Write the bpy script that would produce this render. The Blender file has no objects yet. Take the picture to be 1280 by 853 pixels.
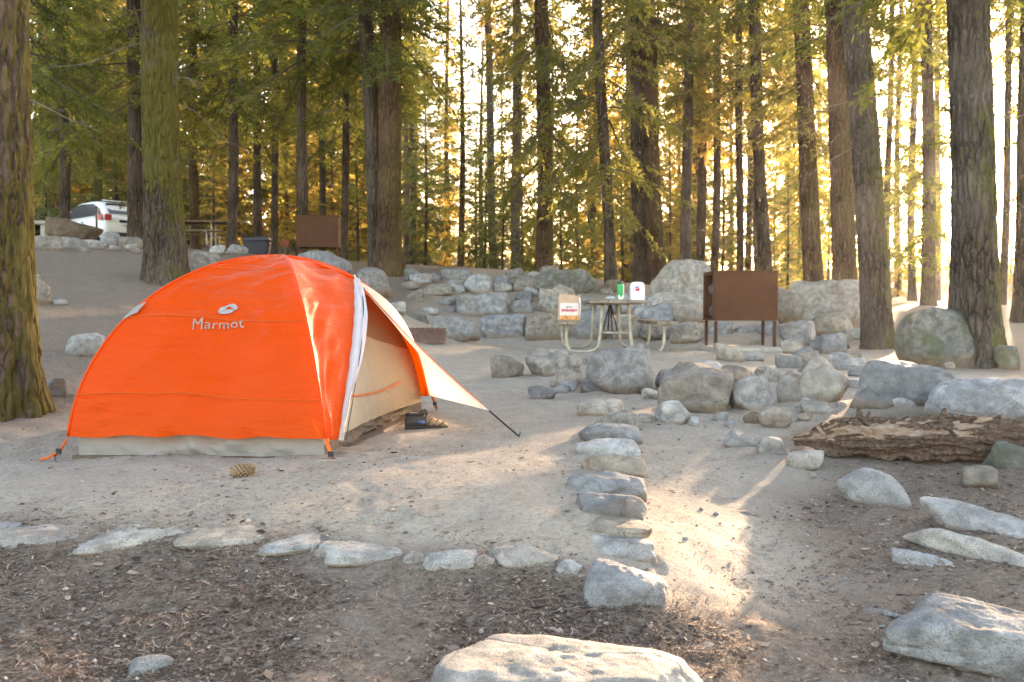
import bpy, bmesh, math, random
import numpy as np
from mathutils import Vector, Matrix

random.seed(7)
R = math.radians
scene = bpy.context.scene
COL = scene.collection

# ------------------------------------------------------------------ camera
FPX, HOR, CAMZ = 1100.0, 385.0, 0.80          # focal length and horizon row in the 1280 px photograph
PITCH = math.atan((426.5 - HOR) / FPX)
cam_d = bpy.data.cameras.new('camera')
cam_d.sensor_width = 36.0
cam_d.lens = 36.0 * FPX / 1280.0
cam_d.clip_end = 3000
cam_d.dof.use_dof = True
cam_d.dof.focus_distance = 4.4
cam_d.dof.aperture_fstop = 5.0
cam = bpy.data.objects.new('camera', cam_d)
cam.location = (0, 0, CAMZ)
cam.rotation_euler = (math.pi / 2 - PITCH, 0, 0)
COL.objects.link(cam)
scene.camera = cam

# ------------------------------------------------------------------ sky and sun
SUN_EL, SUN_AZ = R(9.2), R(29.5)               # azimuth from +Y towards +X
world = bpy.data.worlds.new('World')
scene.world = world
world.use_nodes = True
wn = world.node_tree
wn.nodes.clear()
sky = wn.nodes.new('ShaderNodeTexSky')
sky.sky_type = 'NISHITA'
sky.sun_disc = False
sky.sun_elevation = SUN_EL
sky.sun_rotation = SUN_AZ
sky.air_density = 1.0
sky.dust_density = 1.3
sky.ozone_density = 1.0
bgn = wn.nodes.new('ShaderNodeBackground')
bgn.inputs['Strength'].default_value = 0.15
won = wn.nodes.new('ShaderNodeOutputWorld')
wn.links.new(sky.outputs[0], bgn.inputs[0])
wn.links.new(bgn.outputs[0], won.inputs[0])

sun_d = bpy.data.lights.new('sun', 'SUN')
sun_d.energy = 4.0
sun_d.angle = R(0.9)
sun_d.color = (1.0, 0.82, 0.60)
sun = bpy.data.objects.new('sun', sun_d)
sdir = Vector((math.sin(SUN_AZ) * math.cos(SUN_EL), math.cos(SUN_AZ) * math.cos(SUN_EL), math.sin(SUN_EL)))
sun.rotation_euler = sdir.to_track_quat('Z', 'Y').to_euler()
sun.location = (20, 36, 8)
COL.objects.link(sun)

scene.view_settings.view_transform = 'Standard'
scene.view_settings.look = 'None'
scene.view_settings.gamma = 1.0
scene.view_settings.exposure = 3.25
scene.view_settings.use_white_balance = True      # camera set for open shade
scene.view_settings.white_balance_temperature = 8000
scene.view_settings.white_balance_tint = 21
scene.render.engine = 'CYCLES'
cy = scene.cycles
cy.use_denoising = True
try:
    cy.denoiser = 'OPENIMAGEDENOISE'
except Exception:
    pass
cy.max_bounces = 6
cy.diffuse_bounces = 3
cy.glossy_bounces = 3
cy.transmission_bounces = 6
cy.transparent_max_bounces = 8
cy.sample_clamp_indirect = 6.0
cy.use_adaptive_sampling = True
cy.adaptive_threshold = 0.012
try:
    cy.denoising_prefilter = 'ACCURATE'; cy.denoising_quality = 'HIGH'
except Exception:
    pass

# ------------------------------------------------------------------ numeric helpers
def _hash(ix, iy, iz, seed):
    h = (ix * 374761393 + iy * 668265263 + iz * 2147483647 + seed * 1274126177) & 0xFFFFFFFF
    h = ((h ^ (h >> 13)) * 1274126177) & 0xFFFFFFFF
    h = h ^ (h >> 16)
    return (h & 0xFFFF) / 32767.5 - 1.0

def vnoise(p, seed=0):
    p = np.asarray(p, float)
    f = np.floor(p); i = f.astype(np.int64); t = p - f
    t = t * t * t * (t * (t * 6 - 15) + 10)
    r = 0
    for dx in (0, 1):
        wx = t[:, 0] if dx else 1 - t[:, 0]
        for dy in (0, 1):
            wy = t[:, 1] if dy else 1 - t[:, 1]
            for dz in (0, 1):
                wz = t[:, 2] if dz else 1 - t[:, 2]
                r = r + wx * wy * wz * _hash(i[:, 0] + dx, i[:, 1] + dy, i[:, 2] + dz, seed)
    return r

def fbm(p, seed=0, oct=4, gain=0.5):
    p = np.asarray(p, float); a = 1.0; r = 0; s = 0
    for k in range(oct):
        r = r + a * vnoise(p * 2 ** k + 17.3 * k, seed + k); s += a; a *= gain
    return r / s

def ss(a, b, x):
    t = np.clip((x - a) / (b - a), 0, 1)
    return t * t * (3 - 2 * t)

# ------------------------------------------------------------------ terrain: thin-plate surface through surveyed points
TP = np.array([
    (-3,3.45,0),(-1.5,3.4,0),(0,3.25,0),(.42,3.35,-.01),(-3,5,0),(-1.5,5,0),(0,5,0),(.55,5,0),(-2.5,7,.03),(-1,7,0),(0,7,0),(.7,6.4,0),(0,8,.02),
    (-3,2.95,-.08),(-1.5,2.92,-.09),(-.3,2.8,-.12),(.3,2.62,-.18),(-2,1.8,-.14),(0,1.8,-.2),(1.2,2,-.22),(2.2,2.2,-.18),(0,-3,-.3),(5,-3,-.3),(-5,-3,-.2),
    (.85,3.2,-.16),(1,4.2,-.12),(1.1,5.5,-.05),(1,7,.0),(1.6,3.2,-.14),(2.2,4,-.06),(2.5,3,-.1),(3.5,4,.03),(1.8,5.1,-.03),(3,5,.02),(4.5,5.3,.1),
    (1.6,7.4,.04),(2.6,7.4,.06),(1,10,.16),(2,9.5,.15),(1.5,13,.17),(3.3,13,.17),(3.2,10.5,.15),(0,10.5,.12),(0,13,.17),(-.5,12,.17),(3,7.9,.1),(4.4,9,.12),
    (-1.2,16.2,.25),(.5,16.2,.25),(2,16.2,.28),(3,16,.3),(-1.2,17.1,.62),(.5,17.1,.62),(2,17.1,.6),(-1,21,1.7),(1,22,1.62),(-3,19.5,1.5),(3,22,1.4),(4.5,20,1.1),
    (-2,9,.15),(-1.2,12,.3),(-2,14,.8),(-2.4,15,1.0),(-3.6,17,1.45),(-4.2,8.5,.45),(-5.1,11,.85),(-5.08,13,1.19),(-8.7,18,2.03),(-5.6,18,1.78),(-4.6,21,1.85),(-8.9,25,2.45),
    (-15.9,34,3.05),(-24,45,5.8),(-3.2,5.9,.08),(-5,5,.12),(-6,7,.4),(-12,8,1.2),(-12,15,2.1),(-2,40,2.3),(0,28,1.75),(0,60,3),(-10,60,5),(-30,60,8),(10,30,1.2),(15,40,1.4),
    (10,20,.75),(7,16,.42),(6.5,12,.25),(5.6,10.3,.12),(8,8,.2),(8,5,.15),(20,20,.6),(30,40,1.5),(20,60,3),(0,100,6),(60,60,4),(-60,60,14),(60,0,0),(-60,0,5),(0,-60,-1),
    (5.6,16,.42),(7.5,22,1.0),(22,40,1.3),(0,250,11),(250,100,5),(-250,100,15),(250,-200,0),(-250,-200,4),(0,420,13),(420,210,7),(-420,210,16),(420,-420,0),(-420,-420,3)], float)

def _tps(r2):
    return 0.5 * r2 * np.log(r2 + 1e-9)

def _fit():
    P = TP[:, :2]; n = len(P)
    d2 = ((P[:, None] - P[None]) ** 2).sum(-1)
    A = np.zeros((n + 3, n + 3))
    A[:n, :n] = _tps(d2) + np.eye(n) * 0.05
    A[:n, n] = 1; A[:n, n + 1:] = P
    A[n, :n] = 1; A[n + 1:, :n] = P.T
    return np.linalg.solve(A, np.concatenate([TP[:, 2], [0, 0, 0]]))
_W = _fit()

def ter(x, y):
    x = np.atleast_1d(np.asarray(x, float)); y = np.atleast_1d(np.asarray(y, float))
    out = np.empty(len(x)); n = len(TP)
    for a in range(0, len(x), 20000):
        b = slice(a, a + 20000)
        d2 = (x[b, None] - TP[None, :, 0]) ** 2 + (y[b, None] - TP[None, :, 1]) ** 2
        out[b] = _tps(d2) @ _W[:n] + _W[n] + _W[n + 1] * x[b] + _W[n + 2] * y[b]
    # the step down along the front and right edge of the tent pad
    return out

def tz(x, y):
    return float(ter(x, y)[0])

CP, SP = math.cos(PITCH), math.sin(PITCH)
def ray(px, py):
    u = (px - 640.0) / FPX; v = (426.5 - py) / FPX
    d = np.array([u, CP + v * SP, -SP + v * CP])
    return d / d[1]
def at(px, py, Y):
    d = ray(px, py)
    return Vector((d[0] * Y, Y, CAMZ + d[2] * Y))
def ground(px, py):
    """point where the ray through a photo pixel meets the ground"""
    d = ray(px, py)
    ys = np.concatenate([np.arange(1.0, 30, .05), np.arange(30, 120, .5)])
    z = CAMZ + d[2] * ys - ter(d[0] * ys, ys)
    k = np.where(z < 0)[0]
    if len(k) == 0:
        return at(px, py, 60)
    k = k[0]
    if k == 0: return at(px, py, ys[0])
    t = z[k - 1] / (z[k - 1] - z[k])
    Y = ys[k - 1] + t * (ys[k] - ys[k - 1])
    return at(px, py, Y)

# ------------------------------------------------------------------ object helpers
def tag(o, label=None, cat=None, group=None, kind=None):
    if label: o['label'] = label
    if cat: o['category'] = cat
    if group: o['group'] = group
    if kind: o['kind'] = kind
    return o

def empty(name, loc, label=None, cat=None, group=None, rz=0):
    o = bpy.data.objects.new(name, None)
    o.empty_display_size = 0.1
    o.location = loc; o.rotation_euler = (0, 0, rz)
    COL.objects.link(o)
    return tag(o, label, cat, group)

def mesh_from(name, V, F, mats, smooth=True, mi=None):
    me = bpy.data.meshes.new(name)
    V = np.asarray(V, np.float32)
    if isinstance(F, np.ndarray):
        n, k = F.shape
        me.vertices.add(len(V)); me.vertices.foreach_set('co', V.ravel())
        me.loops.add(n * k); me.loops.foreach_set('vertex_index', F.astype(np.int32).ravel())
        me.polygons.add(n)
        me.polygons.foreach_set('loop_start', np.arange(0, n * k, k, dtype=np.int32))
        me.polygons.foreach_set('loop_total', np.full(n, k, np.int32))
        me.update(calc_edges=True)
    else:
        me.from_pydata([tuple(map(float, v)) for v in V], [], F)
        me.update()
    if mats is not None:
        for m in (mats if isinstance(mats, (list, tuple)) else [mats]):
            me.materials.append(m)
    if smooth:
        me.polygons.foreach_set('use_smooth', np.ones(len(me.polygons), bool))
    if mi is not None:
        me.polygons.foreach_set('material_index', np.asarray(mi, np.int32))
    return me

def link(name, me, parent=None, world_coords=True):
    o = bpy.data.objects.new(name, me)
    COL.objects.link(o)
    if parent is not None:
        o.parent = parent
        if world_coords:      # mesh is in world coordinates: cancel the root's own (pure translation + z turn) transform
            o.matrix_parent_inverse = world_mat(parent).inverted()
    return o

def world_mat(o):
    m = Matrix.LocRotScale(o.location, o.rotation_euler, o.scale)
    if o.parent is not None:
        m = world_mat(o.parent) @ o.matrix_parent_inverse @ m
    return m

class MB:
    """collects shapes into one mesh"""
    def __init__(s): s.v = []; s.f = []
    def add(s, V, F):
        b = len(s.v)
        s.v += [tuple(map(float, p)) for p in V]
        s.f += [tuple(int(i) + b for i in f) for f in F]
        return s
    def box(s, c, d, rz=0, ry=0, rx=0, bev=0.0):
        M = Matrix.Translation(c) @ Matrix.Rotation(rz, 4, 'Z') @ Matrix.Rotation(ry, 4, 'Y') @ Matrix.Rotation(rx, 4, 'X')
        bm = bmesh.new(); bmesh.ops.create_cube(bm, size=1)
        for v in bm.verts: v.co = Vector((v.co.x * d[0], v.co.y * d[1], v.co.z * d[2]))
        if bev > 0:
            bmesh.ops.bevel(bm, geom=bm.edges[:], offset=bev, segments=2, affect='EDGES')
        bm.verts.index_update()
        s.add([M @ v.co for v in bm.verts], [[v.index for v in f.verts] for f in bm.faces]); bm.free()
        return s
    def tube(s, pts, r, n=8, cap=True):
        pts = [Vector(p) for p in pts]
        rs = r if isinstance(r, (list, tuple, np.ndarray)) else [r] * len(pts)
        ref = Vector((0, 0, 1)); V = []; F = []
        for i, p in enumerate(pts):
            t = (pts[min(i + 1, len(pts) - 1)] - pts[max(i - 1, 0)]).normalized()
            if abs(t.dot(ref)) > .95: ref = Vector((1, 0, 0)) if abs(t.x) < .9 else Vector((0, 1, 0))
            a = t.cross(ref).normalized(); b = t.cross(a).normalized(); ref = -b if False else ref
            for k in range(n):
                q = 2 * math.pi * k / n
                V.append(p + rs[i] * (math.cos(q) * a + math.sin(q) * b))
        for i in range(len(pts) - 1):
            for k in range(n):
                F.append((i * n + k, i * n + (k + 1) % n, (i + 1) * n + (k + 1) % n, (i + 1) * n + k))
        if cap:
            F.append(tuple(range(n - 1, -1, -1))); F.append(tuple((len(pts) - 1) * n + k for k in range(n)))
        return s.add(V, F)
    def lathe(s, prof, c, n=20):
        V = []; F = []; m = len(prof)
        for (r, z) in prof:
            for k in range(n):
                q = 2 * math.pi * k / n
                V.append((c[0] + r * math.cos(q), c[1] + r * math.sin(q), c[2] + z))
        for i in range(m - 1):
            for k in range(n):
                F.append((i * n + k, i * n + (k + 1) % n, (i + 1) * n + (k + 1) % n, (i + 1) * n + k))
        F.append(tuple(range(n - 1, -1, -1))); F.append(tuple((m - 1) * n + k for k in range(n)))
        return s.add(V, F)
    def build(s, name, mat, parent=None, smooth=False, world=True, loc=None):
        me = mesh_from(name, s.v, s.f, mat, smooth)
        o = link(name, me, parent, world)
        if loc is not None: o.location = loc
        return o

def smooth_path(pts, n=6):
    """Catmull-Rom through points"""
    P = [Vector(p) for p in pts]; out = []
    for i in range(len(P) - 1):
        a = P[max(i - 1, 0)]; b = P[i]; c = P[i + 1]; d = P[min(i + 2, len(P) - 1)]
        for k in range(n):
            t = k / n
            out.append(.5 * ((2 * b) + (c - a) * t + (2 * a - 5 * b + 4 * c - d) * t * t + (3 * b - a - 3 * c + d) * t ** 3))
    out.append(P[-1]); return out

def copy_tree(o, parent=None):
    c = o.copy(); COL.objects.link(c)
    if parent is not None: c.parent = parent
    for ch in [x for x in bpy.data.objects if x.parent == o]:
        copy_tree(ch, c)
    return c

# ------------------------------------------------------------------ materials
class NT:
    def __init__(s, name):
        s.m = bpy.data.materials.new(name); s.m.use_nodes = True
        s.t = s.m.node_tree; s.t.nodes.clear()
        s.out = s.n('ShaderNodeOutputMaterial')
    def n(s, typ, **kw):
        o = s.t.nodes.new(typ)
        for k, v in kw.items():
            if hasattr(o, k) and k not in o.inputs: setattr(o, k, v)
            else: s.set(o, k, v)
        return o
    def set(s, o, k, v):
        i = o.inputs[k]
        if isinstance(v, bpy.types.NodeSocket): s.t.links.new(v, i)
        elif isinstance(v, tuple) and len(v) == 3 and i.type == 'RGBA': i.default_value = (*v, 1)
        else: i.default_value = v
    def coord(s, kind='Object', scale=(1, 1, 1)):
        tc = s.n('ShaderNodeTexCoord'); mp = s.n('ShaderNodeMapping')
        s.t.links.new(tc.outputs[kind], mp.inputs[0]); mp.inputs['Scale'].default_value = scale
        return mp.outputs[0]
    def pos(s, scale=(1, 1, 1)):
        g = s.n('ShaderNodeNewGeometry'); mp = s.n('ShaderNodeMapping')
        s.t.links.new(g.outputs['Position'], mp.inputs[0]); mp.inputs['Scale'].default_value = scale
        return mp.outputs[0]
    def noise(s, vec, scale, detail=4, rough=.55, dist=0.0):
        o = s.n('ShaderNodeTexNoise'); s.t.links.new(vec, o.inputs['Vector'])
        o.inputs['Scale'].default_value = scale; o.inputs['Detail'].default_value = detail
        o.inputs['Roughness'].default_value = rough; o.inputs['Distortion'].default_value = dist
        return o.outputs['Fac']
    def vor(s, vec, scale, feature='F1', out='Distance'):
        o = s.n('ShaderNodeTexVoronoi'); o.feature = feature
        s.t.links.new(vec, o.inputs['Vector']); o.inputs['Scale'].default_value = scale
        return o.outputs[out]
    def ramp(s, fac, stops, interp='LINEAR'):
        o = s.n('ShaderNodeValToRGB'); s.t.links.new(fac, o.inputs[0]); o.color_ramp.interpolation = interp
        el = o.color_ramp.elements
        while len(el) < len(stops): el.new(.5)
        for e, (p, c) in zip(el, stops):
            e.position = p; e.color = (*c, 1) if isinstance(c, tuple) else (c, c, c, 1)
        return o.outputs[0]
    def mix(s, f, a, b, mode='MIX'):
        o = s.n('ShaderNodeMix'); o.data_type = 'RGBA'; o.blend_type = mode
        for i, v in ((0, f), (6, a), (7, b)):
            if isinstance(v, bpy.types.NodeSocket): s.t.links.new(v, o.inputs[i])
            elif isinstance(v, tuple): o.inputs[i].default_value = (*v, 1)
            else: o.inputs[i].default_value = v
        return o.outputs[2]
    def math(s, op, a, b=0.0, c=0.0):
        o = s.n('ShaderNodeMath'); o.operation = op
        for i, v in enumerate((a, b, c)):
            if isinstance(v, bpy.types.NodeSocket): s.t.links.new(v, o.inputs[i])
            else: o.inputs[i].default_value = v
        return o.outputs[0]
    def bump(s, h, strength=.5, dist=.01, normal=None):
        o = s.n('ShaderNodeBump'); s.t.links.new(h, o.inputs['Height'])
        o.inputs['Strength'].default_value = strength; o.inputs['Distance'].default_value = dist
        if normal is not None: s.t.links.new(normal, o.inputs['Normal'])
        return o.outputs[0]
    def pbsdf(s, color, rough=.8, normal=None, metal=0.0, spec=.3):
        o = s.n('ShaderNodeBsdfPrincipled')
        s.set(o, 'Base Color', color); s.set(o, 'Roughness', rough); s.set(o, 'Metallic', metal)
        o.inputs['Specular IOR Level'].default_value = spec
        if normal is not None: s.t.links.new(normal, o.inputs['Normal'])
        return o
    def done(s, shader):
        s.t.links.new(shader if isinstance(shader, bpy.types.NodeSocket) else shader.outputs[0], s.out.inputs[0])
        return s.m

M = {}
def simple(name, color, rough=.7, metal=0.0, spec=.3, var=.12, scale=14, bumpd=.002):
    t = NT(name); c = t.coord('Object')
    f = t.noise(c, scale, 5, .6)
    dark = tuple(x * (1 - var * 2) for x in color); lite = tuple(min(1, x * (1 + var * 2)) for x in color)
    col = t.ramp(f, [(.3, dark), (.7, lite)])
    M[name] = t.done(t.pbsdf(col, rough, t.bump(f, .4, bumpd), metal, spec))
    return M[name]

def granite(name, a, b, stain=(.20, .135, .085), stain_amt=.5, moss=0.0):
    t = NT(name); p = t.coord('Object')
    oi = t.n('ShaderNodeObjectInfo').outputs['Random']
    off = t.n('ShaderNodeVectorMath'); off.operation = 'ADD'
    cmb = t.n('ShaderNodeCombineXYZ')
    for i in range(3): t.t.links.new(t.math('MULTIPLY', oi, 31.0 + 7 * i), cmb.inputs[i])
    t.t.links.new(p, off.inputs[0]); t.t.links.new(cmb.outputs[0], off.inputs[1]); p = off.outputs[0]
    big = t.noise(p, 2.3, 4, .6, .6)
    mid = t.noise(p, 11, 5, .65)
    fine = t.noise(p, 210, 2, .7)
    spk = t.vor(p, 230)
    base = t.ramp(big, [(.3, a), (.68, b)])
    base = t.mix(t.ramp(mid, [(.38, 1.0), (.62, 0.0)]), base, tuple(x * .68 for x in a))
    base = t.mix(t.ramp(fine, [(.36, .55), (.54, 0.0)]), base, (.09, .088, .088))
    base = t.mix(t.ramp(spk, [(.12, .35), (.3, 0.0)]), base, (.60, .59, .56))
    # soil and iron stains in patches
    st = t.noise(p, 3.1, 5, .62, 1.0)
    base = t.mix(t.math('MULTIPLY', t.ramp(st, [(.56, 0.0), (.68, 1.0)]), stain_amt), base, stain)
    lich = t.noise(p, 7.5, 6, .7, .4)
    base = t.mix(t.math('MULTIPLY', t.ramp(lich, [(.60, 0.0), (.66, 1.0)]), .45), base, (.12, .125, .11))
    if moss:
        ms = t.noise(p, 4.3, 5, .6)
        base = t.mix(t.math('MULTIPLY', t.ramp(ms, [(.50, 0.0), (.62, 1.0)]), moss), base, (.10, .12, .05))
    so = t.n('ShaderNodeAttribute'); so.attribute_name = 'soil'
    sk = t.math('ADD', so.outputs['Fac'], t.math('MULTIPLY', t.math('SUBTRACT', mid, .5), 1.3))
    base = t.mix(t.ramp(sk, [(.35, 0.0), (.75, .85)]), base, t.mix(mid, (.12, .085, .06), (.30, .225, .165)))
    hue = t.math('FRACT', t.math('MULTIPLY', oi, 7.31))
    base = t.mix(.85, base, t.ramp(hue, [(0.0, (.78, .66, .54)), (.25, (1, .93, .84)), (.5, (1, 1, 1)), (.75, (.90, .93, .97)), (1.0, (.70, .71, .72))]), 'MULTIPLY')
    dk = t.noise(p, 5.2, 4, .6, .5)
    base = t.mix(t.math('MULTIPLY', t.ramp(dk, [(.52, 0.0), (.66, 1.0)]), .5), base, tuple(x * .45 for x in a))
    vary = t.math('ADD', t.math('MULTIPLY', oi, .45), .90)
    base = t.mix(1.0, base, t.n('ShaderNodeCombineColor', Red=vary, Green=vary, Blue=vary).outputs[0], 'MULTIPLY')
    h = t.math('ADD', t.math('MULTIPLY', mid, 1.0), t.math('MULTIPLY', fine, .25))
    crack = t.vor(p, 3.2, 'DISTANCE_TO_EDGE')
    n1 = t.bump(h, 1.0, .03)
    n2 = t.bump(t.ramp(crack, [(0.0, 0.0), (.03, 1.0)]), .5, .015, n1)
    M[name] = t.done(t.pbsdf(base, .88, n2, spec=.25))

granite('granite_grey', (.29, .287, .28), (.46, .455, .44))
granite('granite_pale', (.37, .362, .345), (.53, .52, .49), stain_amt=.3)
granite('granite_blue', (.23, .235, .24), (.39, .393, .39), stain_amt=.25)
granite('granite_warm', (.32, .29, .255), (.47, .43, .38), stain_amt=.7)
granite('granite_moss', (.19, .20, .19), (.34, .345, .33), moss=.6, stain_amt=.3)
granite('granite_brown', (.17, .13, .095), (.27, .215, .165), stain_amt=.8)

def bark(name, c1, c2, moss=0.0, mossc=(.14, .15, .02), scale=1.0, side=(.9, -.3), thr=.0, zlo=0.0):
    c1 = tuple(x * .60 for x in c1); c2 = tuple(x * .66 for x in c2)
    t = NT(name); p = t.coord('Object', (1, 1, .22)); q = t.coord('Object')
    w = t.noise(q, 3 * scale, 3, .5)
    pv = t.n('ShaderNodeVectorMath'); pv.operation = 'MULTIPLY_ADD'
    t.t.links.new(p, pv.inputs[0]); pv.inputs[1].default_value = (1, 1, 1)
    cm = t.n('ShaderNodeCombineXYZ'); t.t.links.new(t.math('MULTIPLY', w, .12), cm.inputs[0]); t.t.links.new(t.math('MULTIPLY', w, .09), cm.inputs[1])
    t.t.links.new(cm.outputs[0], pv.inputs[2])
    v = t.vor(pv.outputs[0], 15 * scale, 'DISTANCE_TO_EDGE')
    n = t.noise(p, 26 * scale, 6, .7)
    f = t.noise(q, 70 * scale, 4, .7)
    col = t.ramp(n, [(.32, c1), (.66, c2)])
    col = t.mix(t.ramp(f, [(.4, .5), (.6, 0.0)]), col, tuple(x * .5 for x in c1))
    col = t.mix(t.ramp(v, [(0.0, .85), (.11, 0.0)]), col, tuple(x * .35 for x in c1))
    big = t.noise(q, 1.1, 3, .5)
    col = t.mix(t.math('MULTIPLY', t.ramp(big, [(.4, 0.0), (.65, 1.0)]), .4), col, tuple(min(1, x * 1.5 + .02) for x in c2))
    if moss:
        g = t.n('ShaderNodeNewGeometry')
        d = t.n('ShaderNodeVectorMath'); d.operation = 'DOT_PRODUCT'
        t.t.links.new(g.outputs['Normal'], d.inputs[0]); d.inputs[1].default_value = (side[0], side[1], .1)
        mm = t.noise(q, 2.4, 5, .65)
        mf = t.noise(q, 40, 4, .7)
        k = t.math('ADD', t.math('MULTIPLY', d.outputs['Value'], .17), t.math('ADD', mm, t.math('MULTIPLY', mf, .35)))
        if zlo:
            sx = t.n('ShaderNodeSeparateXYZ'); t.t.links.new(q, sx.inputs[0])
            zz = t.n('ShaderNodeMapRange'); t.t.links.new(sx.outputs[2], zz.inputs[0]); zz.inputs[1].default_value = zlo - .7; zz.inputs[2].default_value = zlo + .9; zz.inputs[3].default_value = -.25; zz.inputs[4].default_value = 0
            k = t.math('ADD', k, zz.outputs[0])
        mk = t.math('MULTIPLY', t.ramp(k, [(.60 + thr, 0.0), (.74 + thr, 1.0)]), moss)
        col = t.mix(mk, col, t.mix(mf, tuple(x * .40 for x in mossc), tuple(x * 1.1 for x in mossc)))
    h = t.math('ADD', t.ramp(v, [(0.0, 0.0), (.25, 1.0)]), t.math('MULTIPLY', n, .9))
    M[name] = t.done(t.pbsdf(col, .92, t.bump(h, 1.0, .03), spec=.15))

bark('bark_grey', (.085, .064, .05), (.21, .17, .14), moss=.75, mossc=(.12, .125, .02), side=(1.3, -.1), thr=.10)
bark('bark_red', (.085, .045, .028), (.24, .135, .085), moss=.35, mossc=(.12, .12, .02), side=(1, 0))
bark('bark_edge', (.075, .045, .034), (.25, .165, .125), moss=.75, mossc=(.13, .115, .02), side=(1.6, .3), thr=.15)
bark('bark_mossy', (.085, .062, .044), (.20, .155, .12), moss=.85, mossc=(.135, .12, .018), side=(.55, -.5), thr=-.02, zlo=1.0)
bark('bark_far', (.085, .06, .045), (.20, .145, .105), scale=.8)
bark('bark_pale', (.14, .11, .095), (.30, .245, .21), scale=.8)
bark('bark_log', (.075, .05, .036), (.20, .14, .10), scale=1.3)

def foliage(name, cd, ct, mixf=.45):
    t = NT(name)
    oi = t.n('ShaderNodeObjectInfo').outputs['Random']
    p = t.pos(); f = t.noise(p, 1.3, 3, .6); g = t.noise(p, 9, 2, .6)
    k = t.math('ADD', t.math('MULTIPLY', f, .75), t.math('MULTIPLY', g, .35))
    d = t.ramp(k, [(.3, tuple(x * .55 for x in cd)), (.75, tuple(x * 1.5 for x in cd))])
    tr = t.ramp(k, [(.3, tuple(x * .6 for x in ct)), (.75, tuple(min(.9, x * 1.4) for x in ct))])
    a = t.n('ShaderNodeBsdfDiffuse', Color=d); b = t.n('ShaderNodeBsdfTranslucent', Color=tr)
    mx = t.n('ShaderNodeMixShader', Fac=mixf)
    t.t.links.new(a.outputs[0], mx.inputs[1]); t.t.links.new(b.outputs[0], mx.inputs[2])
    M[name] = t.done(mx)
foliage('needles_dark', (.058, .080, .030), (.26, .28, .05))
foliage('needles_mid', (.07, .088, .032), (.38, .355, .075), .5)
foliage('needles_sunlit', (.12, .11, .024), (.68, .47, .11), .55)  # golden look of sunlit boughs put into the needle colour
foliage('needles_blue', (.065, .09, .05), (.30, .36, .10), .45)
simple('twig_wood', (.11, .08, .06), .9, scale=30)
simple('dead_wood', (.17, .14, .12), .9, scale=30)

# ------------------------------------------------------------------ ground
def litter_mask(x, y):
    """0 = bare pale sand of the pad and paths, 1 = dark needle duff"""
    P = np.stack([x, y, np.zeros_like(x)], 1)
    w = fbm(P * 1.1, 5, 4) * .45; w2 = fbm(P * 3.7, 9, 4) * .22
    front = 3.30 - (x + 1.87) * .19
    side = .38 + (y - 3.1) * .11
    s = (y - front) / .30 + w * 1.6 + w2
    duff = 1 - ss(-1.0, 1.0, s)                                  # in front of the stones
    right = ss(.65, 1.5, x + w * .8 + (3.8 - y) * .38) * (1 - ss(5.8, 7.2, y))
    duff = np.maximum(duff, right * .8)
    path = ss(.35, .7, x - side + .2) * (1 - ss(.85, 1.5, x + w)) * ss(2.5, 3.6, y + w)
    duff = duff * (1 - .8 * path)
    left = ss(-2.5, -3.5, x + w - (y - 5) * .12 + w2) * ss(4.2, 5.6, y + w)
    duff = np.maximum(duff, left * .78)
    back = ss(16.4, 17.3, y + w * .6)
    duff = np.maximum(duff, back * .5)
    rr = ss(4.0, 5.5, x + w) * ss(6, 8, y)
    duff = np.maximum(duff, rr * .6)
    return np.clip(duff + w2 * .35, 0, 1)

ROCKS = []; MOUNDS = []
_rd = np.random.RandomState(12)
DENTS = np.stack([_rd.uniform(-3.2, 2.2, 420), _rd.uniform(2.4, 9.0, 420), _rd.uniform(0, 3.14, 420), _rd.uniform(.05, .13, 420)], 1)
def micro(x, y, lm):
    P = np.stack([x, y, 0 * x], 1)
    z = fbm(P * 1.6, 3, 4) * .022 + fbm(P * 9, 4, 3) * (.007 + .010 * lm)
    for (a, b, th, L) in DENTS:                     # scuffs and footprints
        k = np.where((np.abs(x - a) < .3) & (np.abs(y - b) < .3))[0]
        if not len(k): continue
        dx, dy = x[k] - a, y[k] - b
        u = (dx * math.cos(th) + dy * math.sin(th)) / L; v = (-dx * math.sin(th) + dy * math.cos(th)) / (L * .38)
        q = np.sqrt(u * u + v * v)
        z[k] += -.006 * np.exp(-q ** 4) + .0025 * np.exp(-((q - 1.25) / .3) ** 2)
    for (a, b, r, h) in MOUNDS:                     # soil banked against the stones
        k = np.where((np.abs(x - a) < r * 2.2) & (np.abs(y - b) < r * 2.2))[0]
        if not len(k): continue
        q = np.hypot(x[k] - a, y[k] - b) / r
        z[k] += h * np.exp(-np.maximum(q - .55, 0) ** 2 * 5.0)
    return z

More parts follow.
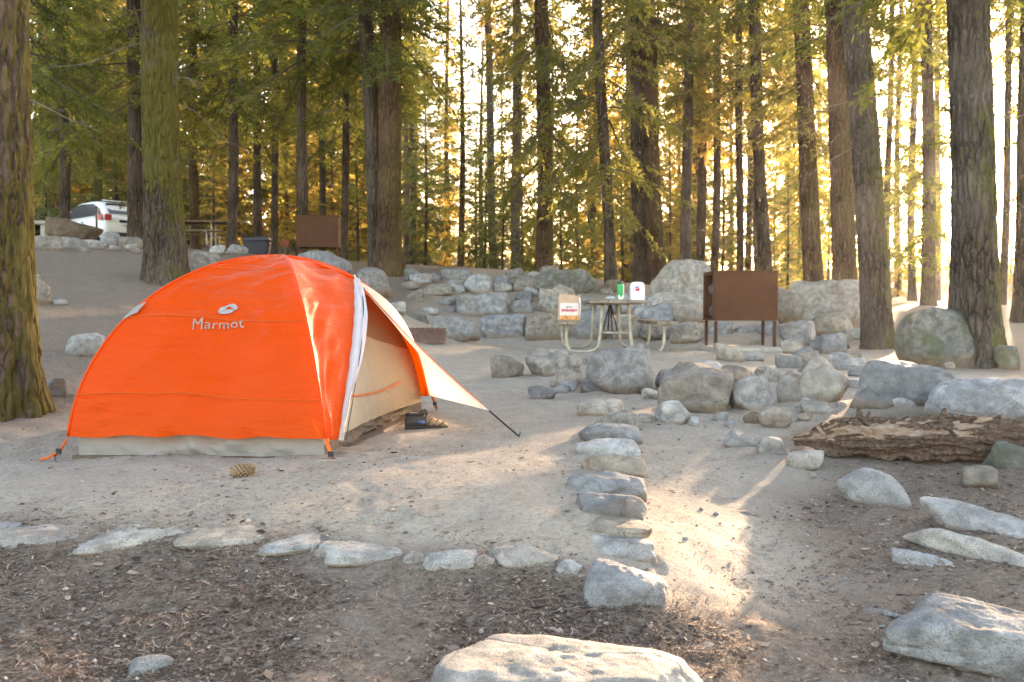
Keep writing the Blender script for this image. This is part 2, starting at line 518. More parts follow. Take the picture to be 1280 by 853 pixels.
def build_ground():
    fr = np.radians(np.linspace(-48, 48, 430))
    bk = np.radians(np.linspace(48, 312, 90)[1:-1])
    ang = np.concatenate([fr, bk]); na = len(ang)
    rad = [.6]
    while rad[-1] < 13: rad.append(rad[-1] * 1.0105)
    while rad[-1] < 300: rad.append(rad[-1] * 1.035)
    rad = np.array(rad); nr = len(rad)
    A, Q = np.meshgrid(ang, rad)
    x = (np.sin(A) * Q).ravel(); y = (np.cos(A) * Q).ravel()
    z = ter(x, y)
    P = np.stack([x, y, 0 * x], 1)
    near = 1 - ss(14, 30, np.hypot(x, y))
    lm = litter_mask(x, y)
    z = z + near * micro(x, y, lm) + fbm(P * .25, 11, 3) * .18 * ss(20, 60, np.hypot(x, y))
    i = np.arange(nr - 1)[:, None] * na; j = np.arange(na)[None]
    F = np.stack([i + j, i + (j + 1) % na, i + na + (j + 1) % na, i + na + j], -1).reshape(-1, 4)[:, ::-1]
    cz = tz(0, 0) - .01
    V = np.stack([x, y, z], 1)
    me = mesh_from('ground', V, F, M['ground'])
    bm = bmesh.new(); bm.from_mesh(me); bm.verts.ensure_lookup_table()
    c = bm.verts.new((0, 0, cz)); bm.verts.ensure_lookup_table()
    for k in range(na): bm.faces.new((bm.verts[(k + 1) % na], bm.verts[k], c)).smooth = True
    bm.to_mesh(me); bm.free()
    at_ = me.attributes.new('litter', 'FLOAT', 'POINT')
    at_.data.foreach_set('value', np.append(lm, .8).astype(np.float32))
    o = link('ground', me); tag(o, kind='structure')
    return o

def mat_ground():
    t = NT('ground'); p = t.pos()
    a = t.n('ShaderNodeAttribute'); a.attribute_name = 'litter'; lit = a.outputs['Fac']
    n0 = t.noise(p, .9, 4, .6); n1 = t.noise(p, 6, 5, .65); n2 = t.noise(p, 38, 5, .7); n3 = t.noise(p, 170, 3, .7)
    k = t.math('ADD', lit, t.math('MULTIPLY', t.math('SUBTRACT', n2, .5), .9))
    k = t.math('ADD', k, t.math('MULTIPLY', t.math('SUBTRACT', n1, .5), .5))
    sand = t.ramp(n1, [(.3, (.35, .30, .245)), (.7, (.50, .44, .365))])
    sand = t.mix(t.ramp(n0, [(.35, 0.0), (.65, .5)]), sand, (.40, .355, .305))
    sand = t.mix(t.ramp(n3, [(.36, .6), (.52, 0.0)]), sand, (.20, .165, .135))
    sand = t.mix(t.ramp(n2, [(.40, .55), (.50, 0.0)]), sand, (.25, .21, .175))
    duff = t.ramp(n2, [(.3, (.115, .086, .068)), (.7, (.27, .215, .172))])
    duff = t.mix(t.ramp(n3, [(.55, 0.0), (.7, .6)]), duff, (.42, .35, .28))
    duff = t.mix(t.ramp(n1, [(.5, 0.0), (.75, .5)]), duff, (.31, .265, .23))
    col = t.mix(t.ramp(k, [(.25, 0.0), (.75, 1.0)]), sand, duff)
    sp = t.vor(p, 19)
    col = t.mix(t.ramp(sp, [(.05, .65), (.11, 0.0)]), col, (.13, .10, .08))
    sp2 = t.vor(p, 31)
    col = t.mix(t.ramp(sp2, [(.06, .5), (.13, 0.0)]), col, (.55, .50, .44))
    peb = t.vor(p, 55)
    col = t.mix(t.ramp(peb, [(.10, .5), (.2, 0.0)]), col, (.42, .39, .35))
    h = t.math('ADD', t.math('MULTIPLY', n2, .6), t.math('ADD', t.math('MULTIPLY', n3, .35), t.math('MULTIPLY', n1, .6)))
    M['ground'] = t.done(t.pbsdf(col, .95, t.bump(h, .9, .03), spec=.1))
mat_ground()

# ------------------------------------------------------------------ rocks
_ico = {}
def ico(sub):
    if sub not in _ico:
        bm = bmesh.new(); bmesh.ops.create_icosphere(bm, subdivisions=sub, radius=1)
        bm.verts.index_update()
        _ico[sub] = (np.array([v.co[:] for v in bm.verts]), np.array([[v.index for v in f.verts] for f in bm.faces]))
        bm.free()
    return _ico[sub]

def rock_shape(w, d, h, seed, style='block', sub=4):
    rng = np.random.RandomState(seed)
    D, F = ico(sub)
    nn = []; dd = []
    if style == 'round':
        npl, pw, lo = 18, 9.0, .9
    elif style == 'slab':
        npl, pw, lo = 13, 13.0, .82
    elif style == 'point':
        npl, pw, lo = 12, 15.0, .72
    elif style == 'sharp':
        npl, pw, lo = 11, 30.0, .70
    elif style == 'cube':
        npl, pw, lo = 9, 11.0, .93
    else:
        npl, pw, lo = 13, 14.0, .78
    for k in range(npl):
        v = rng.normal(size=3); nn.append(v / np.linalg.norm(v)); dd.append(rng.uniform(lo, 1.12))
    for ax in range(3):
        for sg in (-1, 1):
            v = np.zeros(3); v[ax] = sg; v += rng.normal(size=3) * (.12 if style == 'cube' else .22)
            nn.append(v / np.linalg.norm(v)); dd.append(rng.uniform(.66, .76) if style in ('cube',) else rng.uniform(.74, .95))
    nn = np.array(nn); dd = np.array(dd)
    if style == 'point':
        k = nn[:, 2] > .5; dd[k] = rng.uniform(.8, 1.2, k.sum())
    q = np.maximum(D @ nn.T / dd, 1e-6)
    r = (q ** pw).sum(1) ** (-1 / pw)
    V = D * r[:, None]
    V = V * (1 + .10 * fbm(D * 1.7, seed, 2)[:, None])
    lo_, hi_ = V.min(0), V.max(0)
    V = (V - (lo_ + hi_) / 2) / (hi_ - lo_)
    S = np.array([w, d, h]); V = V * S
    m = min(w, h, d) if min(w, h, d) > 0 else w
    g = (w * d * h) ** (1 / 3)
    n = V / (np.linalg.norm(V, axis=1)[:, None] + 1e-9)
    V = V + n * (fbm(V / g * 3.3, seed + 3, 4, .55)[:, None] * .055 * g + (np.abs(fbm(V / g * 6, seed + 8, 3))[:, None] - .2) * -.03 * g)
    return V, F

def rock(label, x0, x1, y0, y1, style='block', mat='granite_grey', dep=.8, seed=None, Y=None, rz=0, bury=.22, sub=None, tilt=0, group=None, hmin=.25):
    """one rock, its size and seat worked out from where its outline meets the ground"""
    seed = seed if seed is not None else int(x0 * 7 + y1 * 13) % 99991
    cx = (x0 + x1) / 2
    if Y is None:
        P = ground(cx, y1)
    else:
        P = at(cx, y1, Y); P.z = max(P.z, tz(P.x, P.y) - .05) if False else P.z
    D = P.y
    w = (x1 - x0) * D / FPX
    d = w * dep
    a = math.atan2(CAMZ - P.z, D)
    vis = (y1 - y0) * D / FPX
    h = max((vis - max(0, math.sin(a)) * d * .75) / math.cos(a), vis * hmin)
    hh = h / (1 - bury)
    dirn = Vector((P.x, P.y, 0)).normalized()
    c = P + dirn * d * .5
    c.z = P.z + h - hh / 2
    gz = tz(c.x, c.y)
    if Y is None and c.z - hh / 2 > gz - .02: c.z = gz - .02 + hh / 2
    if sub is None:
        sub = 6 if D < 3.2 and x1 - x0 > 100 else 5 if (x1 - x0) > 55 else 4 if (x1 - x0) > 24 else 3
    if bury > .3 and D < 7: w *= 1.34
    V, F = rock_shape(w, d, hh, seed, style, sub)
    if tilt:
        ct, st = math.cos(R(tilt)), math.sin(R(tilt))
        V = np.stack([V[:, 0] * ct - V[:, 2] * st, V[:, 1], V[:, 0] * st + V[:, 2] * ct], 1)
    me = mesh_from('rock', V, F, M[mat])
    zt = hh / 2 - h                                   # ground line in the stone's own frame
    soil = 1 - ss(.0, .42, (V[:, 2] - zt) / max(h, .01))
    me.attributes.new('soil', 'FLOAT', 'POINT').data.foreach_set('value', (soil * .9).astype(np.float32))
    if D < 11: MOUNDS.append((c.x, c.y, w * .5, min(.022, h * .13)))
    o = link('rock', me); o.location = c
    o.rotation_euler = (0, 0, math.atan2(-dirn.x, dirn.y) + R(rz))
    tag(o, label, 'rock' if (x1 - x0) * D / FPX < .75 else 'boulder', group)
    if (x1 - x0) * D / FPX >= .75: o.name = 'boulder'
    ROCKS.append(o)
    return o

E = 'edging stones of the tent pad'
# front edge of the pad, left to right
rock('pale edging stone cut by the left picture edge, first of the front row', -30, 36, 652, 670, 'slab', 'granite_pale', .85, group=E, bury=.31, hmin=.55)
rock('long low sunlit edging stone, second from the left in the front row', 20, 128, 653, 686, 'slab', 'granite_warm', .85, group=E, bury=.31, hmin=.55)
rock('long flat grey edging stone, third from the left in the front row', 116, 228, 660, 689, 'slab', 'granite_pale', .85, group=E, bury=.31, hmin=.55)
rock('flat pale edging stone in the front row, fourth from the left', 236, 334, 662, 686, 'slab', 'granite_pale', .85, group=E, bury=.31, hmin=.55)
rock('small buried edging stone in the front row, fifth from the left', 330, 398, 671, 693, 'slab', 'granite_pale', .85, group=E, bury=.31, hmin=.55)
rock('sloping pale edging stone in the front row, third from its right end', 412, 508, 676, 708, 'slab', 'granite_pale', .85, tilt=-4, group=E, bury=.31, hmin=.55)
rock('squarish pale edging stone in the front row, second from its right end', 530, 598, 680, 718, 'block', 'granite_pale', .85, group=E, bury=.31, hmin=.55)
rock('flat-topped pale edging stone at the right end of the front row', 612, 700, 682, 718, 'block', 'granite_pale', .7, group=E, bury=.2, hmin=.6)
rock('little edging stone filling the gap right of the fifth front stone', 392, 420, 680, 697, 'round', 'granite_grey', .8, group=E, bury=.2)
rock('little edging stone left of the squarish front stone', 504, 534, 688, 710, 'round', 'granite_warm', .8, group=E, bury=.2)
rock('little edging stone right of the squarish front stone', 594, 620, 692, 713, 'round', 'granite_grey', .8, group=E, bury=.2)
rock('little edging stone beside the large corner stone', 694, 728, 698, 724, 'round', 'granite_grey', .8, group=E, bury=.2)
rock('large rough corner stone where the two edging rows meet', 722, 838, 700, 774, 'block', 'granite_grey', .8, seed=27, group=E)
# side row, near to far
rock('grey edging stone right behind the large corner stone', 738, 812, 668, 704, 'slab', 'granite_grey', .85, group=E, bury=.36, hmin=.42)
rock('tan sunlit edging stone, second behind the corner stone', 705, 802, 642, 675, 'slab', 'granite_warm', .85, group=E, bury=.36, hmin=.42)
rock('blunt edging stone of the side row, third behind the corner stone', 728, 798, 616, 652, 'block', 'granite_grey', .85, group=E, bury=.36, hmin=.42)
rock('wide lichen-streaked edging stone, fourth behind the corner stone', 715, 796, 590, 624, 'slab', 'granite_grey', .85, group=E, bury=.36, hmin=.42)
rock('edging stone with brown right face, fifth behind the corner stone', 733, 797, 566, 600, 'block', 'granite_warm', .85, group=E, bury=.36, hmin=.42)
rock('low edging stone of the side row, sixth behind the corner stone', 729, 793, 546, 574, 'slab', 'granite_pale', .85, group=E, bury=.36, hmin=.42)
rock('rounded edging stone of the side row, third from its far end', 731, 794, 527, 556, 'round', 'granite_grey', .85, group=E, bury=.36, hmin=.42)
rock('darker edging stone at the outer side of the row, second from its far end', 750, 795, 512, 540, 'round', 'granite_grey', .85, group=E, bury=.36, hmin=.42)
rock('pale edging stone at the far end of the side row', 728, 772, 498, 521, 'round', 'granite_pale', .85, group=E, bury=.36, hmin=.42)

# foreground
rock('broad flat granite boulder cut by the bottom picture edge', 568, 846, 796, 905, 'slab', 'granite_grey', .75, seed=21, Y=1.98, bury=.35, sub=6)
rock('small bluish stone half buried in the duff at bottom left', 160, 216, 814, 842, 'slab', 'granite_blue', .8)
rock('tiny white stone in the duff near the bottom left stone', 258, 278, 810, 818, 'slab', 'granite_pale', .8)
G = 'stones on the duff slope at right'
rock('pale wedge-shaped stone between the sunlit patch and the fallen log', 1045, 1138, 583, 637, 'block', 'granite_pale', .7, tilt=-12, seed=15, group=G)
rock('long slab pointing at the right edge, upper of two parallel slabs', 1168, 1292, 634, 672, 'slab', 'granite_grey', .45, tilt=-10, rz=-18, bury=.4, group=G)
rock('long sunlit slab, lower of two parallel slabs at right', 1150, 1292, 668, 704, 'slab', 'granite_pale', .35, tilt=-9, rz=-20, bury=.4, group=G)
rock('thin flush stone just left of the sunlit lower slab', 1113, 1186, 688, 711, 'slab', 'granite_grey', .4, tilt=-8, rz=-10, group=G)
rock('flush grey stone lying in the duff above the two-lobed boulder', 1068, 1127, 751, 768, 'slab', 'granite_blue', .6, group=G)
rock('tiny white stone in the middle of the right slope', 1098, 1121, 650, 660, 'slab', 'granite_pale', .7, group=G)
rock('tiny flush stone at the near rim of the sunlit sand patch', 914, 948, 633, 643, 'slab', 'granite_grey', .7, group=G)
rock('small blocky stone with brown underside in front of the log', 1203, 1248, 580, 614, 'block', 'granite_blue', .9, group=G)
rock('dark bluish stone tucked under the fallen log', 1190, 1247, 552, 579, 'slab', 'granite_blue', .6, group=G)
rock('mossy stone at the right edge beneath the log', 1232, 1300, 554, 592, 'slab', 'granite_moss', .5, tilt=-12, group=G)
rock('tiny pale pebble beside the mossy stone under the log', 1253, 1271, 575, 589, 'round', 'granite_pale', .8, group=G)
rock('pale stone just below the broken left end of the log', 982, 1030, 560, 590, 'block', 'granite_pale', .8, group=G)

# stones in front of the table terrace
T = 'stones holding the picnic terrace'
rock('leftmost upright grey stone of the terrace row', 612, 656, 442, 476, 'block', 'granite_grey', .8, group=T)
rock('long flat stone next to the leftmost terrace stone', 656, 728, 435, 474, 'slab', 'granite_grey', .6, group=T)
rock('small round orange-based stone left of the big round boulder', 694, 729, 460, 487, 'round', 'granite_warm', .9, group=T)
rock('big rounded pale boulder in front of the picnic table legs', 730, 818, 431, 496, 'round', 'granite_grey', .8, seed=3, group=T)
rock('big angular boulder with a dark split face, right of the rounded boulder', 822, 916, 448, 520, 'sharp', 'granite_grey', .8, seed=33, group=T)
rock('grey sloping boulder right of the angular split boulder', 912, 969, 466, 517, 'block', 'granite_blue', .8, group=T)
rock('small wedge stone with brown underside at the foot of the angular boulder', 817, 863, 499, 534, 'block', 'granite_pale', .8, group=T)
rock('pinkish round stone right of the grey sloping boulder', 970, 1011, 462, 506, 'round', 'granite_warm', .8, group=T)
rock('bright sunlit leaning slab right of the pinkish stone', 996, 1054, 447, 508, 'slab', 'granite_pale', .7, tilt=-28, group=T)
rock('round warm stone lying on the sand below the grey sloping boulder', 947, 989, 507, 537, 'round', 'granite_warm', .8, group=T)
rock('small brownish stone left of the round warm stone', 929, 951, 514, 531, 'round', 'granite_brown', .8, group=T)
rock('small stone wedged between the angular and the grey sloping boulder', 905, 922, 492, 509, 'block', 'granite_grey', .8, group=T)
rock('white pebble at the foot of the angular boulder, right side', 891, 910, 514, 528, 'round', 'granite_pale', .8, group=T)
rock('white pebble touching the small wedge stone', 857, 874, 520, 534, 'round', 'granite_pale', .8, group=T)
rock('low white pebble left of the small wedge stone', 794, 817, 517, 530, 'slab', 'granite_pale', .8, group=T)
rock('small grey stone right of the sunlit leaning slab base', 1000, 1042, 497, 519, 'slab', 'granite_grey', .7, group=T)
rock('small pale stone on the terrace above the pinkish stone', 955, 976, 458, 481, 'round', 'granite_pale', .8, group=T)
rock('white oval stone in front of the food locker slab', 929, 955, 440, 452, 'round', 'granite_pale', .7, group=T)
rock('long pale stone low on the sand, left of the round warm stone', 904, 946, 538, 562, 'slab', 'granite_pale', .7, tilt=-8, group=T)
rock('grey lumpy stone on the sand near the log end', 945, 986, 543, 573, 'block', 'granite_grey', .8, group=T)
# right hand boulders
B = 'boulders among the right hand trees'
rock('pale boulder with sunlit rim left of the leaning trunk', 1013, 1066, 390, 420, 'round', 'granite_pale', .8, group=B)
rock('flat-topped stone beside the food locker legs', 973, 1018, 400, 433, 'slab', 'granite_grey', .8, group=B)
rock('grey stone below the pale boulder, left of the leaning trunk', 1024, 1058, 415, 443, 'block', 'granite_blue', .8, group=B)
rock('small pale stone at the foot of the leaning trunk', 1036, 1064, 440, 458, 'slab', 'granite_grey', .8, group=B)
rock('huge shaded boulder behind the food locker and the leaning trunk', 984, 1086, 347, 414, 'block', 'granite_warm', .8, seed=8, Y=15.5, group=B)
rock('bluish boulder face left of the huge shaded boulder', 966, 1003, 357, 402, 'block', 'granite_blue', .8, Y=15.2, group=B)
rock('big round lichen-spotted boulder between the two right trunks', 1120, 1214, 379, 460, 'round', 'granite_moss', .8, seed=12, group=B)
rock('broad low boulder above the left half of the log', 1066, 1192, 444, 514, 'round', 'granite_blue', .7, seed=5, group=B)
rock('broad low boulder above the right half of the log', 1160, 1310, 468, 530, 'round', 'granite_blue', .6, seed=6, group=B)
rock('small pale stone between the log and the broad left boulder', 1110, 1144, 494, 514, 'round', 'granite_pale', .7, group=B)
rock('mossy stone right of the upright right hand trunk', 1244, 1274, 430, 463, 'round', 'granite_moss', .8, group=B)
rock('tiny stone below the big round lichen-spotted boulder', 1180, 1194, 452, 462, 'round', 'granite_pale', .8, group=B)
rock('low stone at the foot of the broad left boulder', 1060, 1100, 455, 472, 'slab', 'granite_grey', .8, group=B)
# retaining wall behind the table
W = 'blocks of the low retaining wall'
rock('wall block half hidden by the tent vestibule, leftmost of the wall', 494, 539, 392, 415, 'cube', 'granite_moss', .7, Y=16.0, group=W)
rock('pale rectangular wall block, second of the wall from the tent', 539, 601, 395, 425, 'cube', 'granite_grey', .7, seed=2, bury=.1, group=W)
rock('darker wall block with slanted left face, third from the tent', 600, 658, 391, 424, 'cube', 'granite_blue', .7, seed=9, bury=.1, group=W)
rock('grey wall block left of the paper bag, fourth from the tent', 655, 714, 389, 426, 'cube', 'granite_grey', .7, seed=14, bury=.1, group=W)
rock('tall pale wall block behind the left table legs', 720, 762, 386, 426, 'cube', 'granite_grey', .7, seed=17, bury=.1, group=W)
rock('wall block with brown base behind the right table legs', 764, 802, 392, 425, 'cube', 'granite_warm', .7, seed=18, bury=.1, group=W)
rock('low wall block just right of the table, behind the bench', 800, 842, 398, 428, 'block', 'granite_blue', .7, seed=19, bury=.1, group=W)
rock('low dark wall block left of the food locker', 838, 880, 402, 430, 'block', 'granite_grey', .7, seed=23, bury=.1, group=W)
# stones on the bank
K = 'stones on the bank behind the wall'
for a in [
 ('large flat crazed boulder on the bank above the second wall block', 564, 637, 364, 398, 'slab', 'granite_grey', .7),
 ('round greenish stone at the crest of the bank', 505, 526, 335, 353, 'round', 'granite_moss', .8),
 ('low stone on the crest right of the round greenish stone', 551, 592, 336, 351, 'block', 'granite_blue', .7),
 ('grey peaked stone near the crest above the large flat boulder', 580, 620, 341, 368, 'point', 'granite_grey', .8),
 ('pale lying stone left of the grey peaked stone', 527, 567, 354, 371, 'slab', 'granite_pale', .7),
 ('small dark wedge stone on the bare bank near the tent', 502, 530, 361, 376, 'block', 'granite_grey', .8),
 ('white flat stone low on the bank above the first wall block', 525, 549, 384, 394, 'slab', 'granite_pale', .8),
 ('stone at the crest between the peaked stone and the red trunk', 614, 642, 343, 362, 'block', 'granite_blue', .8),
 ('pale pile stone at the crest left of the red trunk', 640, 676, 343, 366, 'block', 'granite_grey', .8),
 ('large green-grey boulder at the crest below the red trunk', 663, 748, 336, 368, 'slab', 'granite_moss', .7),
 ('blue-grey stone on the bank just left of the paper bag', 673, 703, 368, 392, 'block', 'granite_blue', .8),
 ('small grey stone above the third wall block', 638, 668, 374, 393, 'block', 'granite_grey', .8),
 ('white stone on the bank below the green-grey boulder', 690, 718, 355, 374, 'slab', 'granite_pale', .8),
 ('big stone with white right face just above the tent vestibule', 444, 489, 334, 369, 'round', 'granite_blue', .8),
 ('smooth grey dome of a boulder behind the tent top', 371, 441, 312, 346, 'round', 'granite_blue', .8),
 ('pale stone low on the bank next to the vestibule edge', 482, 508, 376, 392, 'slab', 'granite_pale', .8),
 ('small stone below the crest beside the double trunk', 512, 540, 342, 356, 'block', 'granite_grey', .8),
 ('small stone tucked under the peaked stone', 560, 584, 349, 362, 'block', 'granite_grey', .8),
 ('grey stone behind the table top, left part', 716, 744, 372, 392, 'block', 'granite_grey', .8),
 ('small pale stone on the bank above the fourth wall block', 655, 675, 358, 372, 'block', 'granite_pale', .8),
 ('low grey stone at the wall top near the paper bag', 602, 634, 386, 397, 'slab', 'granite_grey', .6),
 ('tiny stone in the bare earth below the dark wedge stone', 548, 566, 374, 382, 'round', 'granite_pale', .8),
]:
    rock(*a, group=K)
P_ = 'boulder pile between table and locker'
rock('tall peaked boulder topping the pile left of the food locker', 812, 888, 324, 384, 'point', 'granite_grey', .8, seed=41, Y=17.5, group=P_)
rock('long pale stone across the pile below the peaked boulder', 800, 884, 366, 386, 'slab', 'granite_pale', .5, Y=16.9, group=P_)
rock('round brown stone at the right of the pile beside the locker', 826, 882, 372, 404, 'round', 'granite_warm', .8, Y=16.5, group=P_)
rock('dark stone at the left of the pile behind the right bench', 796, 842, 378, 406, 'block', 'granite_blue', .8, Y=16.4, group=P_)
rock('grey stone seen under the food locker, left', 884, 916, 402, 426, 'block', 'granite_grey', .8, Y=15.8, group=P_)
rock('pale stone seen under the food locker, right', 918, 948, 404, 426, 'round', 'granite_pale', .8, Y=15.8, group=P_)
rock('grey stone seen right behind the locker legs', 944, 976, 398, 428, 'block', 'granite_blue', .8, Y=15.4, group=P_)
rock('low grey stone between the pile and the tabletop', 776, 812, 366, 392, 'block', 'granite_grey', .8, Y=16.9, group=P_)
# left side
L = 'stones on the left slope'
rock('white stone on the slope left of the tent', 82, 131, 416, 449, 'block', 'granite_pale', .8, group=L)
rock('brown egg-shaped stone at the foot of the left edge trunk', 54, 83, 472, 499, 'round', 'granite_warm', .8, group=L)
rock('dark wedge boulder half hidden by the left edge trunk', 22, 64, 342, 382, 'block', 'granite_blue', .8, group=L)
rock('long tan stone lining the upper campsite, leftmost', 26, 76, 294, 313, 'slab', 'granite_warm', .5, group=L)
rock('pale stone lining the upper campsite right of the long tan one', 74, 108, 296, 312, 'round', 'granite_grey', .7, group=L)
rock('small pale stone in the line below the white car', 104, 130, 299, 312, 'round', 'granite_pale', .7, group=L)
rock('round stone right in front of the white car bumper', 126, 150, 289, 309, 'round', 'granite_grey', .8, group=L)
rock('grey stone right of the round stone by the car', 148, 180, 296, 311, 'block', 'granite_grey', .7, group=L)
rock('large brown wedge of rock in front of the white car', 58, 126, 274, 303, 'block', 'granite_brown', .6, seed=77, Y=24, tilt=-9, group=L)
rock('dark bluish stone at the right foot of the mossy trunk', 240, 276, 314, 338, 'slab', 'granite_blue', .8, group=L)
rock('white stone in the upper campsite left of the dark tote', 282, 310, 305, 319, 'round', 'granite_pale', .8, group=L)
rock('white stone under the far picnic table', 262, 282, 306, 318, 'round', 'granite_pale', .8, group=L)
rock('low stone in the dirt left of the tent top', 192, 212, 364, 372, 'slab', 'granite_grey', .8, group=L)
rock('small white stone on the slope below the dark wedge boulder', 66, 84, 374, 381, 'slab', 'granite_pale', .8, group=L)

rock('angular faceted granite boulder in the bottom right corner', 1108, 1300, 744, 852, 'sharp', 'granite_grey', .62, seed=33, bury=.12, sub=6)

# small rubble between the named stones
MARKS = [(600, 381, 'the large flat crazed boulder'), (600, 354, 'the grey peaked stone'), (515, 344, 'the round greenish crest stone'), (705, 350, 'the green-grey crest boulder'),
    (570, 410, 'the second wall block'), (628, 407, 'the third wall block'), (685, 407, 'the fourth wall block'), (712, 385, 'the paper sack'), (547, 362, 'the pale lying stone'), (467, 350, 'the stone above the vestibule'),
    (516, 369, 'the dark wedge stone'), (688, 380, 'the blue-grey stone by the sack'), (630, 352, 'the blue crest stone'), (770, 372, 'the picnic table top'), (850, 352, 'the tall peaked boulder'), (842, 376, 'the long pale pile stone'),
    (855, 390, 'the round brown pile stone'), (818, 392, 'the dark pile stone'), (930, 370, 'the near food locker'), (932, 440, 'the concrete slab'), (1040, 405, 'the sunlit-rim boulder'), (995, 416, 'the flat-topped locker stone'),
    (1040, 430, 'the grey stone under the sunlit-rim boulder'), (1095, 425, 'the leaning trunk foot'), (1025, 478, 'the sunlit leaning slab'), (990, 484, 'the pinkish round stone'), (940, 490, 'the grey sloping boulder'), (868, 484, 'the angular split boulder'),
    (968, 522, 'the round warm stone'), (1010, 540, 'the broken log end'), (925, 550, 'the long pale sand stone'), (965, 558, 'the grey lumpy stone'), (1125, 478, 'the broad left boulder'), (840, 516, 'the small brown-bottomed wedge stone'),
    (50, 304, 'the long tan line stone'), (91, 304, 'the pale round line stone'), (138, 299, 'the round stone by the car'), (92, 288, 'the brown wedge rock'), (164, 303, 'the grey stone by the car')]
USED = set()
def where(px, py):
    for (mx, my, nm) in sorted(MARKS, key=lambda m: (m[0] - px) ** 2 + (2 * (m[1] - py)) ** 2):
        dx, dy = px - mx, (py - my) * 2
        if abs(dx) > 2.2 * abs(dy): rel = 'right of' if dx > 0 else 'left of'
        elif abs(dy) > 2.2 * abs(dx): rel = 'below' if dy > 0 else 'above'
        else: rel = ('below and ' if dy > 0 else 'above and ') + ('right of' if dx > 0 else 'left of')
        yield rel + ' ' + nm
def rubble():
    rng = np.random.RandomState(44)
    for (n, x0, x1, y0, y1, s0, s1, gr) in (
        (30, 486, 770, 346, 396, 12, 30, 'rubble stones on the bank'),
        (14, 790, 884, 378, 424, 16, 34, 'rubble stones beside the food locker'),
        (24, 975, 1075, 395, 500, 12, 34, 'rubble stones right of the food locker'),
        (18, 870, 1060, 428, 560, 10, 22, 'loose stones above the log'),
        (22, 640, 1075, 445, 505, 22, 44, 'rubble stones along the terrace edge'),
        (8, 20, 180, 300, 318, 8, 18, 'little edging stones of the upper campsite')):
        for k in range(n):
            px, py = rng.uniform(x0, x1), rng.uniform(y0, y1); w = rng.uniform(s0, s1); h = w * rng.uniform(.4, .75)
            st = ('block', 'round', 'slab', 'point')[rng.randint(4)]; mt = ('granite_grey', 'granite_pale', 'granite_blue', 'granite_warm')[rng.randint(4)]
            word = ('tiny ' if w < 14 else 'small ' if w < 22 else 'mid-sized ') + {'granite_grey': 'grey ', 'granite_pale': 'pale ', 'granite_blue': 'blue-grey ', 'granite_warm': 'tan '}[mt] + {'block': 'blocky stone', 'round': 'round stone', 'slab': 'flat stone', 'point': 'peaked stone'}[st]
            for wh in where(px, py - h / 2):
                lb = word + ' ' + wh
                if lb not in USED: break
            USED.add(lb)
            rock(lb, px - w / 2, px + w / 2, py - h, py, st, mt, .8, seed=900 + k * 7 + int(x0), group=gr, sub=3 if w < 22 else 4)
rubble()

# loose pebbles and needle litter: too many to count
def scatter_litter(n, seed):
    rng = np.random.RandomState(seed)
    th = rng.uniform(-.62, .62, n * 5); r = np.exp(rng.uniform(math.log(1.5), math.log(8.0), n * 5))
    x = np.sin(th) * r; y = np.cos(th) * r
    lm = litter_mask(x, y)
    cl = fbm(np.stack([x, y, 0 * x], 1) * 2.3, 31, 3)
    k = rng.uniform(0, 1, len(x)) < (.10 + .90 * lm ** 1.4) * np.clip(.55 + 1.3 * cl, .08, 1)
    x, y = x[k][:n], y[k][:n]; n = len(x)
    z = ter(x, y) + micro(x, y, litter_mask(x, y)) + .002
    chip = rng.uniform(size=n) < .30
    L_ = np.where(chip, rng.uniform(.004, .018, n) * (1 + (rng.uniform(size=n) < .05) * 1.2), rng.uniform(.010, .045, n))
    Wd = np.where(chip, L_ * rng.uniform(.3, .7, n), rng.uniform(.0010, .0021, n))
    a = rng.uniform(0, math.pi * 2, n); tl = rng.normal(size=n) * .22; bend = rng.normal(size=n) * .25
    d = np.stack([np.cos(a), np.sin(a), tl], 1); s = np.stack([-np.sin(a), np.cos(a), rng.normal(size=n) * .25], 1)
    c = np.stack([x, y, z + np.abs(tl) * L_ * .5], 1)
    d2 = np.stack([np.cos(a + bend), np.sin(a + bend), tl * .3], 1)
    p0 = c - d * L_[:, None] * .5; p2 = c + d2 * L_[:, None] * .5
    W_ = s * Wd[:, None] * .5
    V = np.stack([p0 - W_, p0 + W_, c + W_, c - W_, p2 + W_ * .6, p2 - W_ * .6], 1).reshape(-1, 3)
    b = np.arange(n)[:, None] * 6
    F = np.concatenate([b + np.array([[0, 3, 2, 1]]), b + np.array([[3, 5, 4, 2]])])
    me = mesh_from('needle_litter', V, F, M['litter'], False)
    o = link('needle_litter', me)
    tag(o, 'brown needle and bark chip litter strewn over the duff', 'litter', kind='stuff')

def mat_litter():
    t = NT('litter'); g = t.n('ShaderNodeNewGeometry').outputs['Random Per Island']
    c = t.ramp(g, [(0.0, (.045, .030, .024)), (.4, (.12, .082, .065)), (.72, (.22, .16, .125)), (.93, (.36, .28, .22)), (1.0, (.55, .46, .37))])
    M['litter'] = t.done(t.pbsdf(c, .9, spec=.1))
mat_litter()
build_ground()
scatter_litter(100000, 3)

